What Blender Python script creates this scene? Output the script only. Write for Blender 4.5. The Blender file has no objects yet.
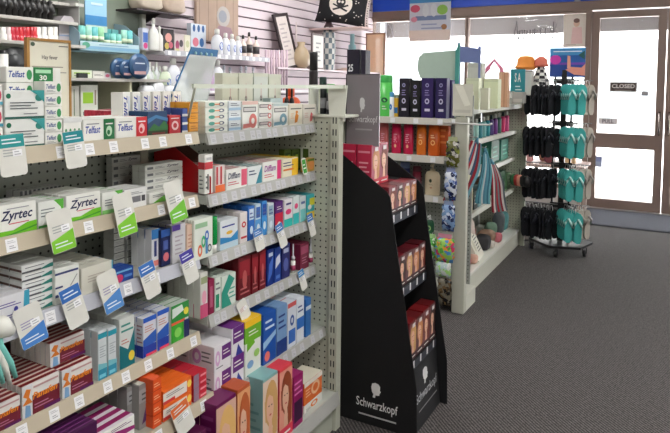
import bpy, bmesh, math, random
from mathutils import Vector, Matrix
random.seed(7)
COL = bpy.context.scene.collection
PI = math.pi

# ------------------------------------------------------------------ camera
FPX, CY, YAW, PITCH, ROLL = 615.0, 117.47, .50162, .05218, .01056
CAM = Vector((0, 0, 1.5))
_f = Vector((-math.sin(YAW)*math.cos(PITCH), math.cos(YAW)*math.cos(PITCH), -math.sin(PITCH)))
_r = Vector((math.cos(YAW), math.sin(YAW), 0)); _u = _r.cross(_f)
RR = math.cos(ROLL)*_r+math.sin(ROLL)*_u; UU = -math.sin(ROLL)*_r+math.cos(ROLL)*_u
cd = bpy.data.cameras.new('camera'); cam = bpy.data.objects.new('camera', cd); COL.objects.link(cam)
cam.matrix_world = Matrix(((RR.x, UU.x, -_f.x, CAM.x), (RR.y, UU.y, -_f.y, CAM.y), (RR.z, UU.z, -_f.z, CAM.z), (0, 0, 0, 1)))
cd.sensor_fit = 'HORIZONTAL'; cd.sensor_width = 36; cd.lens = 36*FPX/670
cd.shift_y = -(216.5-CY)/670; cd.clip_start = .02
bpy.context.scene.camera = cam

# measuring helpers: where along one world axis a measured sight line meets a known plane
def _solve(n, axis, X, Y, Z):
    P = [X, Y, Z]; P[axis] = 0
    v = Vector(P)-CAM
    return -v.dot(n)/n[axis]
def ycoord(px, X, Z): return _solve(FPX*RR-(px-335)*_f, 1, X, 0, Z)
def xcoord(px, Y, Z): return _solve(FPX*RR-(px-335)*_f, 0, 0, Y, Z)
def zcoord(py, X, Y): return _solve(FPX*UU+(py-CY)*_f, 2, X, Y, 0)

# ------------------------------------------------------------------ materials
MC = {}
def srgb(c):
    return tuple(((x/255)/12.92 if x/255 <= .04045 else ((x/255+.055)/1.055)**2.4) for x in c)
def mat(c, rough=.5, metal=0, noise=.05, scale=30, emit=0, coat=0):
    key = (c, rough, metal, noise, scale, emit, coat)
    if key in MC: return MC[key]
    m = bpy.data.materials.new('surface'); m.use_nodes = True
    nt = m.node_tree; b = nt.nodes['Principled BSDF']
    lin = srgb(c)
    tc = nt.nodes.new('ShaderNodeTexCoord'); nz = nt.nodes.new('ShaderNodeTexNoise'); nz.inputs['Scale'].default_value = scale
    mx = nt.nodes.new('ShaderNodeMix'); mx.data_type = 'RGBA'
    nt.links.new(tc.outputs['Object'], nz.inputs['Vector']); nt.links.new(nz.outputs['Fac'], mx.inputs['Factor'])
    mx.inputs[6].default_value = (*[max(0, x*(1-noise)) for x in lin], 1)
    mx.inputs[7].default_value = (*[min(1, x*(1+noise)) for x in lin], 1)
    nt.links.new(mx.outputs[2], b.inputs['Base Color'])
    b.inputs['Roughness'].default_value = rough; b.inputs['Metallic'].default_value = metal
    if coat: b.inputs['Coat Weight'].default_value = coat
    if emit:
        b.inputs['Emission Color'].default_value = (*lin, 1); b.inputs['Emission Strength'].default_value = emit
    MC[key] = m; return m
def clear(tint=(245, 248, 250), alpha=.25, rough=.08):
    key = ('clear', tint, alpha, rough)
    if key in MC: return MC[key]
    m = bpy.data.materials.new('clear_plastic'); m.use_nodes = True; nt = m.node_tree
    b = nt.nodes['Principled BSDF']; out = nt.nodes['Material Output']
    b.inputs['Base Color'].default_value = (*srgb(tint), 1); b.inputs['Roughness'].default_value = rough
    t = nt.nodes.new('ShaderNodeBsdfTransparent'); x = nt.nodes.new('ShaderNodeMixShader')
    x.inputs[0].default_value = alpha
    nt.links.new(t.outputs[0], x.inputs[1]); nt.links.new(b.outputs[0], x.inputs[2]); nt.links.new(x.outputs[0], out.inputs[0])
    MC[key] = m; return m
def pegboard(c, hole=(38, 40, 38), axis='Y'):
    """steel panel punched with rows of holes one inch apart"""
    key = ('peg', c, axis)
    if key in MC: return MC[key]
    m = mat(c, .45, 0, .06, 6).copy(); nt = m.node_tree; b = nt.nodes['Principled BSDF']
    tc = nt.nodes.new('ShaderNodeTexCoord'); sp = nt.nodes.new('ShaderNodeSeparateXYZ'); nt.links.new(tc.outputs['Object'], sp.inputs[0])
    def M(op, a, bb=None):
        n = nt.nodes.new('ShaderNodeMath'); n.operation = op
        for i, s in enumerate((a, bb)):
            if s is None: continue
            if isinstance(s, (int, float)): n.inputs[i].default_value = s
            else: nt.links.new(s, n.inputs[i])
        return n.outputs[0]
    def cell(s, off):
        return M('SUBTRACT', M('FRACT', M('DIVIDE', M('ADD', s, off), .0272)), .5)
    a = cell(sp.outputs[axis], 10.0); z = cell(sp.outputs['Z'], .0069)
    d = M('ADD', M('MULTIPLY', a, a), M('MULTIPLY', z, z))
    hit = M('LESS_THAN', d, .021)
    mx = nt.nodes.new('ShaderNodeMix'); mx.data_type = 'RGBA'
    old = b.inputs['Base Color'].links[0].from_socket
    nt.links.new(hit, mx.inputs['Factor']); nt.links.new(old, mx.inputs[6]); mx.inputs[7].default_value = (*srgb(hole), 1)
    nt.links.new(mx.outputs[2], b.inputs['Base Color'])
    MC[key] = m; return m

# ------------------------------------------------------------------ mesh builder
class MB:
    def __init__(s): s.v = []; s.f = []; s.fm = []; s.ms = []; s.sm = []
    def mi(s, m):
        if m not in s.ms: s.ms.append(m)
        return s.ms.index(m)
    def add(s, vs, fs, m, smooth=False):
        o = len(s.v); s.v += [tuple(v) for v in vs]; i = s.mi(m)
        for f in fs: s.f.append([o+k for k in f]); s.fm.append(i); s.sm.append(smooth)
        return s
    def box(s, x0, x1, y0, y1, z0, z1, m):
        vs = [(x, y, z) for x in (x0, x1) for y in (y0, y1) for z in (z0, z1)]
        return s.add(vs, [(0, 1, 3, 2), (4, 6, 7, 5), (0, 4, 5, 1), (2, 3, 7, 6), (0, 2, 6, 4), (1, 5, 7, 3)], m)
    def bev(s, x0, x1, y0, y1, z0, z1, m, b=.004):
        bm = bmesh.new(); bmesh.ops.create_cube(bm, size=1)
        for v in bm.verts: v.co = Vector(((x0+x1)/2+v.co.x*(x1-x0), (y0+y1)/2+v.co.y*(y1-y0), (z0+z1)/2+v.co.z*(z1-z0)))
        bmesh.ops.bevel(bm, geom=bm.edges[:], offset=b, segments=2, affect='EDGES')
        bm.verts.index_update()
        s.add([v.co[:] for v in bm.verts], [[v.index for v in f.verts] for f in bm.faces], m, False); bm.free(); return s
    def prism(s, pts, axis, a, b, m, smooth=False):
        """pts: 2-D outline; extruded along axis from a to b"""
        n = len(pts)
        def P(p, t):
            return {'x': (t, p[0], p[1]), 'y': (p[0], t, p[1]), 'z': (p[0], p[1], t)}[axis]
        vs = [P(p, a) for p in pts]+[P(p, b) for p in pts]
        s.add(vs, [list(range(n))[::-1], list(range(n, 2*n))], m)
        o = len(s.v)-2*n; i = s.mi(m)
        for k in range(n):
            s.f.append([o+k, o+(k+1) % n, o+n+(k+1) % n, o+n+k]); s.fm.append(i); s.sm.append(smooth)
        return s
    def tube(s, pts, r, m, seg=8, flat=1.0):
        pts = [Vector(p) for p in pts]; vs = []; n = len(pts)
        for i, p in enumerate(pts):
            d = (pts[min(i+1, n-1)]-pts[max(i-1, 0)]).normalized()
            a = d.cross(Vector((0, 0, 1)) if abs(d.z) < .9 else Vector((1, 0, 0))).normalized(); b = d.cross(a)
            rr = r[i] if isinstance(r, (list, tuple)) else r
            for k in range(seg):
                t = 2*PI*k/seg; vs.append(p+a*math.cos(t)*rr+b*math.sin(t)*rr*flat)
        fs = [(i*seg+k, i*seg+(k+1) % seg, (i+1)*seg+(k+1) % seg, (i+1)*seg+k) for i in range(n-1) for k in range(seg)]
        fs += [list(range(seg))[::-1], [(n-1)*seg+k for k in range(seg)]]
        return s.add(vs, fs, m, True)
    def lathe(s, prof, m, seg=16, c=(0, 0, 0), sx=1, sy=1, z0=None, z1=None):
        vs = []
        for (r, z) in prof:
            for k in range(seg):
                t = 2*PI*k/seg; vs.append((c[0]+r*sx*math.cos(t), c[1]+r*sy*math.sin(t), c[2]+z))
        n = len(prof)
        fs = [(i*seg+k, i*seg+(k+1) % seg, (i+1)*seg+(k+1) % seg, (i+1)*seg+k) for i in range(n-1) for k in range(seg)]
        fs += [list(range(seg))[::-1], [(n-1)*seg+k for k in range(seg)]]
        return s.add(vs, fs, m, True)
    def build(s, name, parent=None, loc=None, rz=0):
        me = bpy.data.meshes.new(name); me.from_pydata(s.v, [], s.f)
        for m in s.ms: me.materials.append(m)
        me.polygons.foreach_set('material_index', s.fm); me.polygons.foreach_set('use_smooth', s.sm); me.update()
        bm = bmesh.new(); bm.from_mesh(me)
        bm.normal_update(); bm.to_mesh(me); bm.free()
        o = bpy.data.objects.new(name, me); COL.objects.link(o)
        if parent: o.parent = parent
        if loc: o.location = loc
        o.rotation_euler.z = rz
        return o

USED = {}
def tag(o, label, cat, group=None, kind=None):
    n = len(label.split())
    if not 4 <= n <= 16: print('WORDS', n, label)
    o['label'] = label; o['category'] = cat
    if group: o['group'] = group
    elif label in USED: print('DUPLICATE LABEL', label)
    USED[label] = 1
    if kind: o['kind'] = kind
    return o
def empty(name, loc=(0, 0, 0), rz=0):
    o = bpy.data.objects.new(name, None); COL.objects.link(o); o.location = loc; o.rotation_euler.z = rz
    o.empty_display_size = .05; return o
def structure(o): o['kind'] = 'structure'; return o
def copy_tree(o, parent=None):
    c = o.copy(); COL.objects.link(c); c.parent = parent
    for ch in KIDS.get(o.name, [k for k in bpy.data.objects if k.parent == o]): copy_tree(ch, c)
    return c
KIDS = {}
def kids(o, *ch): KIDS[o.name] = list(ch); [KIDS.setdefault(c.name, []) for c in ch]; return o

TXT = {}
def text_geo(s):
    if s in TXT: return TXT[s]
    cu = bpy.data.curves.new('t', 'FONT'); cu.body = s; cu.size = 1; cu.resolution_u = 2; cu.fill_mode = 'BOTH'
    cu.offset = .022 if s != 'Schwarzkopf' else .008
    if s in ('Zyrtec', 'Telfast', 'Difflam', 'Panafen'): cu.shear = .25
    o = bpy.data.objects.new('t', cu); COL.objects.link(o); bpy.context.view_layer.update()
    me = bpy.data.meshes.new_from_object(o.evaluated_get(bpy.context.evaluated_depsgraph_get()))
    vs = [(v.co.x, v.co.y) for v in me.vertices]; fs = [list(p.vertices) for p in me.polygons]
    bpy.data.objects.remove(o); bpy.data.curves.remove(cu); bpy.data.meshes.remove(me)
    x0 = min(v[0] for v in vs); x1 = max(v[0] for v in vs); y0 = min(v[1] for v in vs); y1 = max(v[1] for v in vs)
    TXT[s] = ([((x-x0)/(x1-x0), (y-y0)/(y1-y0)) for x, y in vs], fs); return TXT[s]

def art(mb, P, items):
    """flat printing on one face; P(u,v,layer) gives the point on that face"""
    for k, it in enumerate(items):
        L = k+1; t = it[0]
        if t == 'r':
            _, u0, v0, u1, v1, c = it
            mb.add([P(u0, v0, L), P(u1, v0, L), P(u1, v1, L), P(u0, v1, L)], [(0, 1, 2, 3)], mat(c))
        elif t == 'e':
            _, cu, cv, ru, rv, c = it
            mb.add([P(cu+ru*math.cos(a*PI/8), cv+rv*math.sin(a*PI/8), L) for a in range(16)], [list(range(16))], mat(c))
        elif t == 'o':      # ring
            _, cu, cv, ru, rv, th, c = it
            vs = [P(cu+ru*q*math.cos(a*PI/8), cv+rv*q*math.sin(a*PI/8), L) for q in (1, th) for a in range(16)]
            mb.add(vs, [(a, (a+1) % 16, 16+(a+1) % 16, 16+a) for a in range(16)], mat(c))
        elif t == 'p':
            _, pts, c = it
            mb.add([P(u, v, L) for u, v in pts], [list(range(len(pts)))], mat(c))
        elif t == 'l':      # lines of small print
            _, u0, v0, u1, v1, n, c = it
            for i in range(n):
                a = v0+(v1-v0)*(i+.28)/n; b = v0+(v1-v0)*(i+.64)/n; e = u1-(u1-u0)*(.0, .25, .1, .4)[i % 4]
                mb.add([P(u0, a, L), P(e, a, L), P(e, b, L), P(u0, b, L)], [(0, 1, 2, 3)], mat(c))
        elif t == 't':
            _, s, u0, v0, u1, v1, c = it[:7]; rot = it[7] if len(it) > 7 else 0
            vs, fs = text_geo(s)
            if rot: q = [P(u0+(u1-u0)*(y), v0+(v1-v0)*(1-x), L) for x, y in vs]
            else: q = [P(u0+(u1-u0)*x, v0+(v1-v0)*y, L) for x, y in vs]
            mb.add(q, fs, mat(c))
E1 = .00035
def carton(name, w, d, h, base, front=(), left=(), top=(), parent=None):
    """printed carton; front face at x=0 looks to +X, w along Y, d back along -X"""
    mb = MB(); m = mat(base, .38)
    mb.bev(-d, 0, -w/2+.0004, w/2-.0004, 0, h-.0004, m, min(.0012, w/8, d/8, h/8))
    art(mb, lambda u, v, L: (E1*L, (u-.5)*w, v*h), front)
    art(mb, lambda u, v, L: (-(1-u)*d, -w/2-E1*L, v*h), left)
    art(mb, lambda u, v, L: (-(1-v)*d, (u-.5)*w, h+E1*L), top)
    return mb.build(name, parent)

# ------------------------------------------------------------------ palette
W = (236, 236, 230); CREAM = (226, 224, 205); GRN = (28, 120, 62); LIME = (110, 190, 30); NAVY = (28, 40, 110)
TEAL = (40, 150, 160); RED = (190, 32, 40); ORG = (232, 98, 30); PUR = (92, 34, 118); BLK = (22, 22, 24); GRY = (150, 152, 150)
MAG = (150, 28, 90); PINK = (226, 80, 110); YEL = (235, 190, 40); SKY = (90, 160, 215); BLU = (40, 80, 170); MAR = (120, 20, 34)
SKIN = (226, 178, 150); STEEL = (196, 198, 182); BOARD = (142, 152, 142); RAILG = (176, 176, 172); WOOD = (192, 180, 158)
steel = mat(STEEL, .45, 0, .04, 5); blackm = mat((14, 14, 16), .5)

# ================================================================== ROOM
def carpet():
    m = mat((66, 63, 63), .95, 0, .0, 5).copy(); nt = m.node_tree; b = nt.nodes['Principled BSDF']
    tc = nt.nodes.new('ShaderNodeTexCoord')
    w1 = nt.nodes.new('ShaderNodeTexWave'); w1.wave_type = 'BANDS'; w1.bands_direction = 'DIAGONAL'
    w1.inputs['Scale'].default_value = 30; w1.inputs['Distortion'].default_value = 5; w1.inputs['Detail Scale'].default_value = 9
    n1 = nt.nodes.new('ShaderNodeTexNoise'); n1.inputs['Scale'].default_value = 75; n1.inputs['Detail'].default_value = 3
    ad = nt.nodes.new('ShaderNodeMath'); ad.operation = 'MULTIPLY'
    rp = nt.nodes.new('ShaderNodeValToRGB')
    rp.color_ramp.elements[0].position = .10; rp.color_ramp.elements[0].color = (*srgb((38, 36, 36)), 1)
    rp.color_ramp.elements[1].position = .50; rp.color_ramp.elements[1].color = (*srgb((106, 100, 99)), 1)
    nt.links.new(tc.outputs['Object'], w1.inputs['Vector']); nt.links.new(tc.outputs['Object'], n1.inputs['Vector'])
    nt.links.new(w1.outputs['Fac'], ad.inputs[0]); nt.links.new(n1.outputs['Fac'], ad.inputs[1]); nt.links.new(ad.outputs[0], rp.inputs[0])
    nt.links.new(rp.outputs[0], b.inputs['Base Color'])
    bp = nt.nodes.new('ShaderNodeBump'); bp.inputs['Strength'].default_value = .5; bp.inputs['Distance'].default_value = .004
    nt.links.new(ad.outputs[0], bp.inputs['Height']); nt.links.new(bp.outputs[0], b.inputs['Normal'])
    return m
XW, YB, YF, XR, ZC = -3.92, 8.25, -2.2, 3.2, 3.05
structure(MB().box(XW-.1, XR+.1, YF-.1, YB+.12, -.1, 0, carpet()).build('floor'))
structure(MB().box(XW-.1, XR+.1, YF-.1, YB+.1, ZC, ZC+.1, mat((225, 226, 222), .9)).build('ceiling'))
# slatwall: boards with dark grooves between
sl = MB(); slat = mat((214, 200, 206), .55, 0, .03, 3)
z = 0
while z < ZC:
    sl.box(XW, XW+.02, YF, YB, z, min(z+.085, ZC), slat); z += .1
sl.box(XW-.1, XW+.002, YF, YB, 0, ZC, mat((96, 80, 90), .7))
structure(sl.build('wall_left'))
structure(MB().box(XR, XR+.1, YF, YB, 0, ZC, mat((205, 202, 196), .9)).build('wall_right'))
structure(MB().box(XW, XR, YF-.1, YF, 0, ZC, mat((205, 202, 196), .9)).build('wall_front'))
frame = mat((136, 116, 106), .4, .2, .06, 8)
# window wall: sill wall, head frame, board above
wb = MB(); plast = mat((206, 200, 196), .8)
wb.box(XW, -.97, YB, YB+.1, 0, .22, plast); wb.box(XW, XR, YB, YB+.1, 2.56, ZC, mat((190, 192, 200), .7))
wb.box(.80, XR, YB, YB+.1, 0, .22, plast)
structure(wb.build('wall_back'))
structure(MB().box(XW, XR, YB-.03, YB+.1, 2.46, 2.575, frame).build('trim_1'))
def window(n, x0, x1):
    e = structure(empty('window_%d' % n, ((x0+x1)/2, YB+.04, .22))); cx = (x0+x1)/2; w = (x1-x0)/2
    f = MB()
    for a, b, c, d in ((-w, -w+.022, 0, 2.24), (w-.022, w, 0, 2.24), (-w+.022, w-.022, 0, .05), (-w+.022, w-.022, 2.21, 2.24)):
        f.box(a, b, -.05, .05, c, d, frame)
    f.build('window_frame', e)
    MB().box(-w+.022, w-.022, -.004, .004, .05, 2.21, clear((235, 245, 250), .07, .02)).build('pane', e)
window(1, XW, -2.49); window(2, -2.49, -.93); window(3, .83, XR)
def door(n, x0, x1, signed):
    e = structure(empty('door_%d' % n, ((x0+x1)/2, YB+.03, 0))); w = (x1-x0)/2
    f = MB()
    f.box(-w, -w+.09, -.04, .02, .02, 2.44, frame); f.box(w-.09, w, -.04, .02, .02, 2.44, frame)
    f.box(-w+.09, w-.09, -.04, .02, .02, .13, frame); f.box(-w+.09, w-.09, -.04, .02, 2.36, 2.44, frame)
    f.box(-w+.09, w-.09, -.045, .02, .765, .945, frame)
    f.build('door_frame', e)
    g = MB(); gm = clear((235, 245, 250), .07, .02)
    g.box(-w+.09, w-.09, -.012, -.006, .13, .765, gm); g.box(-w+.09, w-.09, -.012, -.006, .945, 2.36, gm); g.build('pane', e)
    h = MB(); hm = mat((150, 140, 135), .25, .9)
    s = 1 if n == 1 else -1
    h.tube([(s*(w-.045), -.04, .95), (s*(w-.045), -.09, .97), (s*(w-.045), -.09, 1.2), (s*(w-.045), -.04, 1.22)], .011, hm); h.build('door_handle', e)
    return e
door(1, -.905, -.085, True); door(2, -.075, .745, False)
structure(MB().box(-.975, -.91, YB-.03, YB+.08, 0, 2.46, frame).build('trim_2'))
structure(MB().box(.75, .82, YB-.03, YB+.08, 0, 2.46, frame).build('trim_3'))
structure(MB().box(-.91, .75, YB-.05, YB+.08, 0, .018, mat((205, 200, 200), .35, .6)).build('trim_4'))
# blue promotional boards above the windows
bb = mat((20, 84, 220), .35, 0, .03, 2)
for x0, x1, lab in ((-3.9, -1.12, 'long bright blue board above the windows, left of the pale gap'), (-1.05, 2.2, 'bright blue board above the glass doors, right of the pale gap')):
    tag(MB().bev(0, x1-x0, -.03, 0, 0, .40, bb, .006).build('fascia_board', None, (x0, YB-.0005, 2.58)), lab, 'board')

# outside: footpath, awning, road, opposite shopfront
structure(MB().box(-14, 14, YB+.13, 26, -.14, -.02, mat((215, 212, 208), .9, 0, .05, 2)).build('ground'))
aw = empty('awning', (0, YB+.2, 0)); tag(aw, 'pale grey metal awning over the footpath outside the windows', 'awning')
a = MB(); am = mat((150, 150, 154), .6)
a.box(-10, 10, .0, 3.2, 2.86, 2.9, am)
for i in range(9): a.box(-10, 10, .1+i*.36, .16+i*.36, 2.80, 2.86, mat((96, 96, 100), .6))
a.build('roof_sheet', aw)
MB().box(-10, 10, 3.15, 3.25, 2.48, 2.9, mat((84, 76, 74), .6)).build('fascia', aw)
for x in (-8, -5.2, 3.6, 7): MB().box(x-.05, x+.05, 3.0, 3.1, -.02, 2.8, am).build('post', aw)
sh = empty('shop_building', (0, 22, 0)); tag(sh, 'pale shop building across the street beyond the glass', 'building')
s = MB(); s.box(-14, 14, 0, 3, -.02, 5, mat((232, 228, 222), .8)); s.build('wall', sh)
MB().box(-14, 14, -1.6, 0, 2.7, 2.95, mat((150, 150, 155), .7)).build('awning', sh)
for x in (-10, -6, -2, 2, 6, 10): MB().box(x-1.5, x+1.5, -.03, .02, .4, 2.5, mat((190, 196, 200), .5)).build('window', sh)

# ================================================================== GONDOLA 1 (left aisle shelving)
G = empty('gondola_shelving', (-1.65, 1.1, 0))
tag(G, 'long grey-green steel shelving unit of medicines, nearest on the left', 'shelving unit')
gx, gy = -1.65, 1.1
def gp(mb, name, parent=G): 
    mb.v = [(x-gx, y-gy, z) for x, y, z in mb.v]
    return mb.build(name, parent)
YA0, YA1, YB0, YB1 = .60, 1.545, 1.585, 2.312
gp(MB().box(-1.665, -1.652, YA0, YA1+.02, .06, 1.36, pegboard((176, 182, 174))), 'back_panel')
gp(MB().box(-1.665, -1.652, YB0-.02, YB1, .06, 1.36, pegboard((178, 184, 174))), 'back_panel')
gp(MB().box(-1.66, -1.62, 1.547, 1.583, 0, 1.36, steel), 'upright')
# end wing
gp(MB().box(-2.06, -1.272, 2.300, 2.312, .06, 1.362, pegboard((196, 200, 184), axis='X')), 'end_panel')
up = MB(); up.box(-1.274, -1.234, 2.285, 2.325, 0, 1.362, steel)
for i in range(25):
    zz = .13+i*.0503
    for xx in (-1.264, -1.250): up.box(xx, xx+.0055, 2.2842, 2.2848, zz, zz+.027, mat((40, 42, 40)))
gp(up, 'upright')
gp(MB().box(-2.09, -2.05, 2.285, 2.325, 0, 1.362, steel), 'upright')
# top tray on the wing
tr = MB(); tm = mat((222, 224, 212), .4); tr.bev(-2.0, -1.205, 2.285, 2.42, 1.362, 1.374, tm, .003); tr.box(-1.385, -1.378, 2.285, 2.42, 1.374, 1.5, tm)
tr.prism([(-1.29, 1.374), (-1.215, 1.374), (-1.205, 1.5), (-1.30, 1.5)], 'y', 2.30, 2.306, tm)
tr.box(-1.384, -1.203, 2.28, 2.288, 1.488, 1.502, tm); tr.box(-1.345, -1.338, 2.30, 2.304, 1.374, 1.5, steel)
gp(tr, 'top_tray')
gp(MB().box(-1.219, -1.211, 1.36, 2.28, 1.487, 1.500, mat((206, 212, 196), .4)), 'top_rail')
gp(MB().tube([(-1.215, 1.37, 1.49), (-1.42, 1.56, 1.36)], .004, steel), 'rail_stay')

SHELF = {}
tagm = mat((238, 238, 240), .5); ink = mat((60, 60, 70))
def shelf(key, y0, y1, xf, zb, railc, n, left_tag=True, h=.040):
    s = MB(); sm = mat((186, 190, 182) if key[0] == 'B' else (176, 176, 164), .4)
    s.box(-1.650, xf-.006, y0, y1, zb+.008, zb+h-.0025, sm)
    s.prism([(-1.65, zb-.05), (-1.65, zb+.006), (-1.42, zb+.006)], 'y', y0+.001, y0+.004, sm)
    s.prism([(-1.65, zb-.05), (-1.65, zb+.006), (-1.42, zb+.006)], 'y', y1-.004, y1-.001, sm)
    so = gp(s, 'shelf')
    r = MB(); rm = mat(railc, .35 if railc == RAILG else .5, 0, .08, 12)
    r.prism([(xf-.006, zb), (xf+.006, zb), (xf-.004, zb+h), (xf-.010, zb+h)], 'y', y0+.002, y1-.002, rm)
    ro = gp(r, 'price_rail', so)
    L = y1-y0
    pm = None
    for i in range(n):
        yy = y0+L*(i+.5+random.uniform(-.25, .25))/n; yy = min(max(yy, y0+.03), y1-.03)
        if pm is None:
            q = MB(); w2, hh = .0145, .03
            def P(u, v, k): return ((.0065+.0004*k)-.0098*(.15+v*.7), (u-.5)*2*w2, zb*0+.004+v*hh)
            q.add([P(0, 0, 0), P(1, 0, 0), P(1, 1, 0), P(0, 1, 0)], [(0, 1, 2, 3)], tagm if railc != RAILG else mat((196, 196, 200), .3))
            art(q, P, [('l', .15, .62, .85, .88, 2, (180, 180, 184)), ('l', .25, .2, .8, .5, 2, (150, 150, 156))])
            pm = q.build('price_label', so); o = pm
        else: o = pm.copy(); COL.objects.link(o); o.parent = so
        o.location = (xf-gx, yy-gy, zb)
    SHELF[key] = dict(xf=xf-.012, z=zb+h-.002)
shelf('AL1', YA0, YA1, -1.354, 1.305, WOOD, 10)
shelf('AL2', YA0, YA1, -1.356, 1.097, WOOD, 8)
shelf('AL3', YA0, YA1, -1.350, .893, (188, 190, 200), 8)
shelf('AL4', YA0, YA1, -1.348, .640, WOOD, 11)
shelf('AL5', YA0, YA1, -1.288, .450, WOOD, 6)
shelf('AL6', YA0, YA1, -1.24, .12, RAILG, 6, h=.05)
shelf('BL1', YB0, YB1-.016, -1.354, 1.296, RAILG, 13)
shelf('BL2', YB0, YB1-.016, -1.350, 1.088, RAILG, 13)
shelf('BL3', YB0, YB1-.016, -1.348, .882, RAILG, 12)
shelf('BL4', YB0, YB1-.016, -1.346, .676, RAILG, 12)
shelf('BL5', YB0, YB1-.016, -1.296, .410, RAILG, 10)
shelf('BL6', YB0, YB1-.016, -1.225, .120, RAILG, 6, h=.055)
gp(MB().box(-1.65, -1.25, YA0, YB1-.03, 0, .12, mat((176, 180, 166), .5)), 'base')

ORD = ['lowest', 'second lowest', 'third from bottom', 'fourth from bottom', 'fifth from bottom', 'sixth from bottom', 'seventh from bottom']
LV = {'1': 'top', '2': 'second', '3': 'third', '4': 'fourth', '5': 'fifth', '6': 'bottom'}
TOTAL = [0]; LAST = [0]
def F(key, x0, x1, ytop, d, nr, ns, short, base, front=(), left=(), top=(), back=0, gap=.0015, name='medicine_box', cat='box', floor_z=None, rz=0, jit=.0, ybot=None):
    """one facing on a shelf: nr cartons deep, ns cartons high; short = what they look like"""
    if name == 'medicine_box': name = {'AL1': 'tablet_box', 'AL2': 'allergy_box', 'AL3': 'oral_care_box', 'AL4': 'pain_relief_box', 'AL5': 'cold_relief_box', 'BL1': 'ointment_box', 'BL2': 'lozenge_box', 'BL4': 'nasal_spray_box', 'BL5': 'first_aid_box'}.get(key, name)
    S = SHELF[key]; X = S['xf']-back; z0 = S['z'] if floor_z is None else floor_z
    y0 = ycoord(x0, X, z0); y1 = ycoord(x1, X, z0); yc = (y0+y1)/2
    H = zcoord(ytop, X, yc)-z0; LAST[0] = z0+H; h = H/ns; w = max(y1-y0-.002, .008)
    proto = carton(name, w, d-gap, h-.0006, base, front, left, top)
    KIDS[proto.name] = []
    place = ('left ' if key[0] == 'A' else 'right ')+LV[key[2]]+' shelf'
    first = True
    for i in range(nr):
        for k in range(ns):
            if i > 0 and X-(i+1)*d < -1.648: continue
            if i > 0 and k < ns-1 and ns > 1 and nr > 3: continue     # only the upper layer of the queue shows
            if first: o = proto; first = False
            else: o = proto.copy(); COL.objects.link(o)
            jy = random.uniform(-jit, jit) if i or k else 0
            o.location = (X-i*d-random.uniform(0, jit), yc+jy, z0+k*h)
            if i > 0 and k == ns-1 and nr > 3 and ns > 1: pass
            o.rotation_euler.z = rz
            if i == 0:
                if ns == 1: tag(o, f'{short}, front, {place}', cat)
                else: tag(o, f'{short}, {ORD[k] if k < ns-1 else "topmost"} of stack, {place}', cat)
            else: tag(o, f'{short}, queued behind front, {place}', cat, short+' queued behind the front')
            TOTAL[0] += 1
    # lower cartons of deep stacks carry the upper layer
    if nr > 3 and ns > 1:
        for i in range(1, nr):
            if X-(i+1)*d < -1.648: continue
            for k in range(ns-1):
                o = proto.copy(); COL.objects.link(o); o.location = (X-i*d, yc, z0+k*h)
                tag(o, f'{short}, queued behind front, {place}', cat, short+' queued behind the front')
                TOTAL[0] += 1
    return proto
LN = lambda u0, v0, u1, v1, n=3, c=(120, 124, 128): ('l', u0, v0, u1, v1, n, c)
def R(u0, v0, u1, v1, c): return ('r', u0, v0, u1, v1, c)
def T(s, u0, v0, u1, v1, c, rot=0): return ('t', s, u0, v0, u1, v1, c, rot)
def El(a, b, c, d, e): return ('e', a, b, c, d, e)

# ---- A L1: allergy tablets
telf = [T('Telfast', .05, .35, .37, .72, (40, 70, 150)), El(.45, .5, .05, .35, (60, 150, 90)), R(.53, 0, 1, 1, GRN), R(.57, .62, .95, .85, (170, 220, 180)), T('30', .66, .15, .85, .5, W)]
F('AL1', 7, 62, 67, .045, 2, 5, 'white tablet box with green 30 panel', W, [T('Telfast', .04, .32, .32, .74, (40, 70, 150)), El(.40, .5, .05, .33, (60, 150, 90)), R(.47, 0, .84, 1, GRN), R(.51, .62, .80, .86, (170, 220, 180)), T('30', .58, .15, .72, .5, W), R(.88, .1, .95, .9, W)], back=.045)
F('AL1', 45, 63, 81, .045, 1, 5, 'small white box with round green emblem', W, [T('Telfast', .08, .4, .62, .75, (60, 80, 140)), El(.80, .5, .13, .34, (60, 150, 90)), LN(.1, .12, .6, .3, 2)], back=.0)
F('AL1', 5, 45, 90, .045, 1, 2, 'white box with dark teal lower band', (228, 230, 226), [R(0, 0, 1, .08, (30, 90, 80)), El(.09, .80, .06, .09, (20, 110, 80)), El(.86, .74, .10, .13, (40, 130, 120)), ('p', [(.62, 1), (1, 1), (1, .55), (.85, .8)], (50, 150, 150)), LN(.12, .32, .82, .62, 3, (90, 96, 100)), LN(.45, .14, .8, .22, 1)], back=.0)
F('AL1', -22, 4, 84, .05, 2, 3, 'white box with pink dot and blue line', W, [R(0, .05, 1, .2, (60, 140, 160)), El(.8, .5, .14, .3, (200, 70, 90)), LN(.1, .3, .6, .8, 3)])
F('AL1', 63, 82, 117, .06, 3, 1, 'white box with row of green circles', W, [El(.15+.23*i, .45, .06, .12, (70, 140, 90)) for i in range(4)]+[R(0, .8, 1, 1, (220, 222, 220))])
F('AL1', 83, 114.5, 119, .05, 3, 1, 'white and dark green tablet box', W, [T('Telfast', .07, .36, .54, .70, (50, 70, 160)), LN(.1, .74, .5, .86, 1), R(.64, 0, 1, 1, (20, 110, 60)), El(.82, .42, .10, .25, (190, 220, 190)), El(.80, .36, .05, .12, (20, 110, 60)), R(.70, .74, .94, .8, W)], top=[R(0, 0, 1, 1, (225, 225, 218))])
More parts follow.
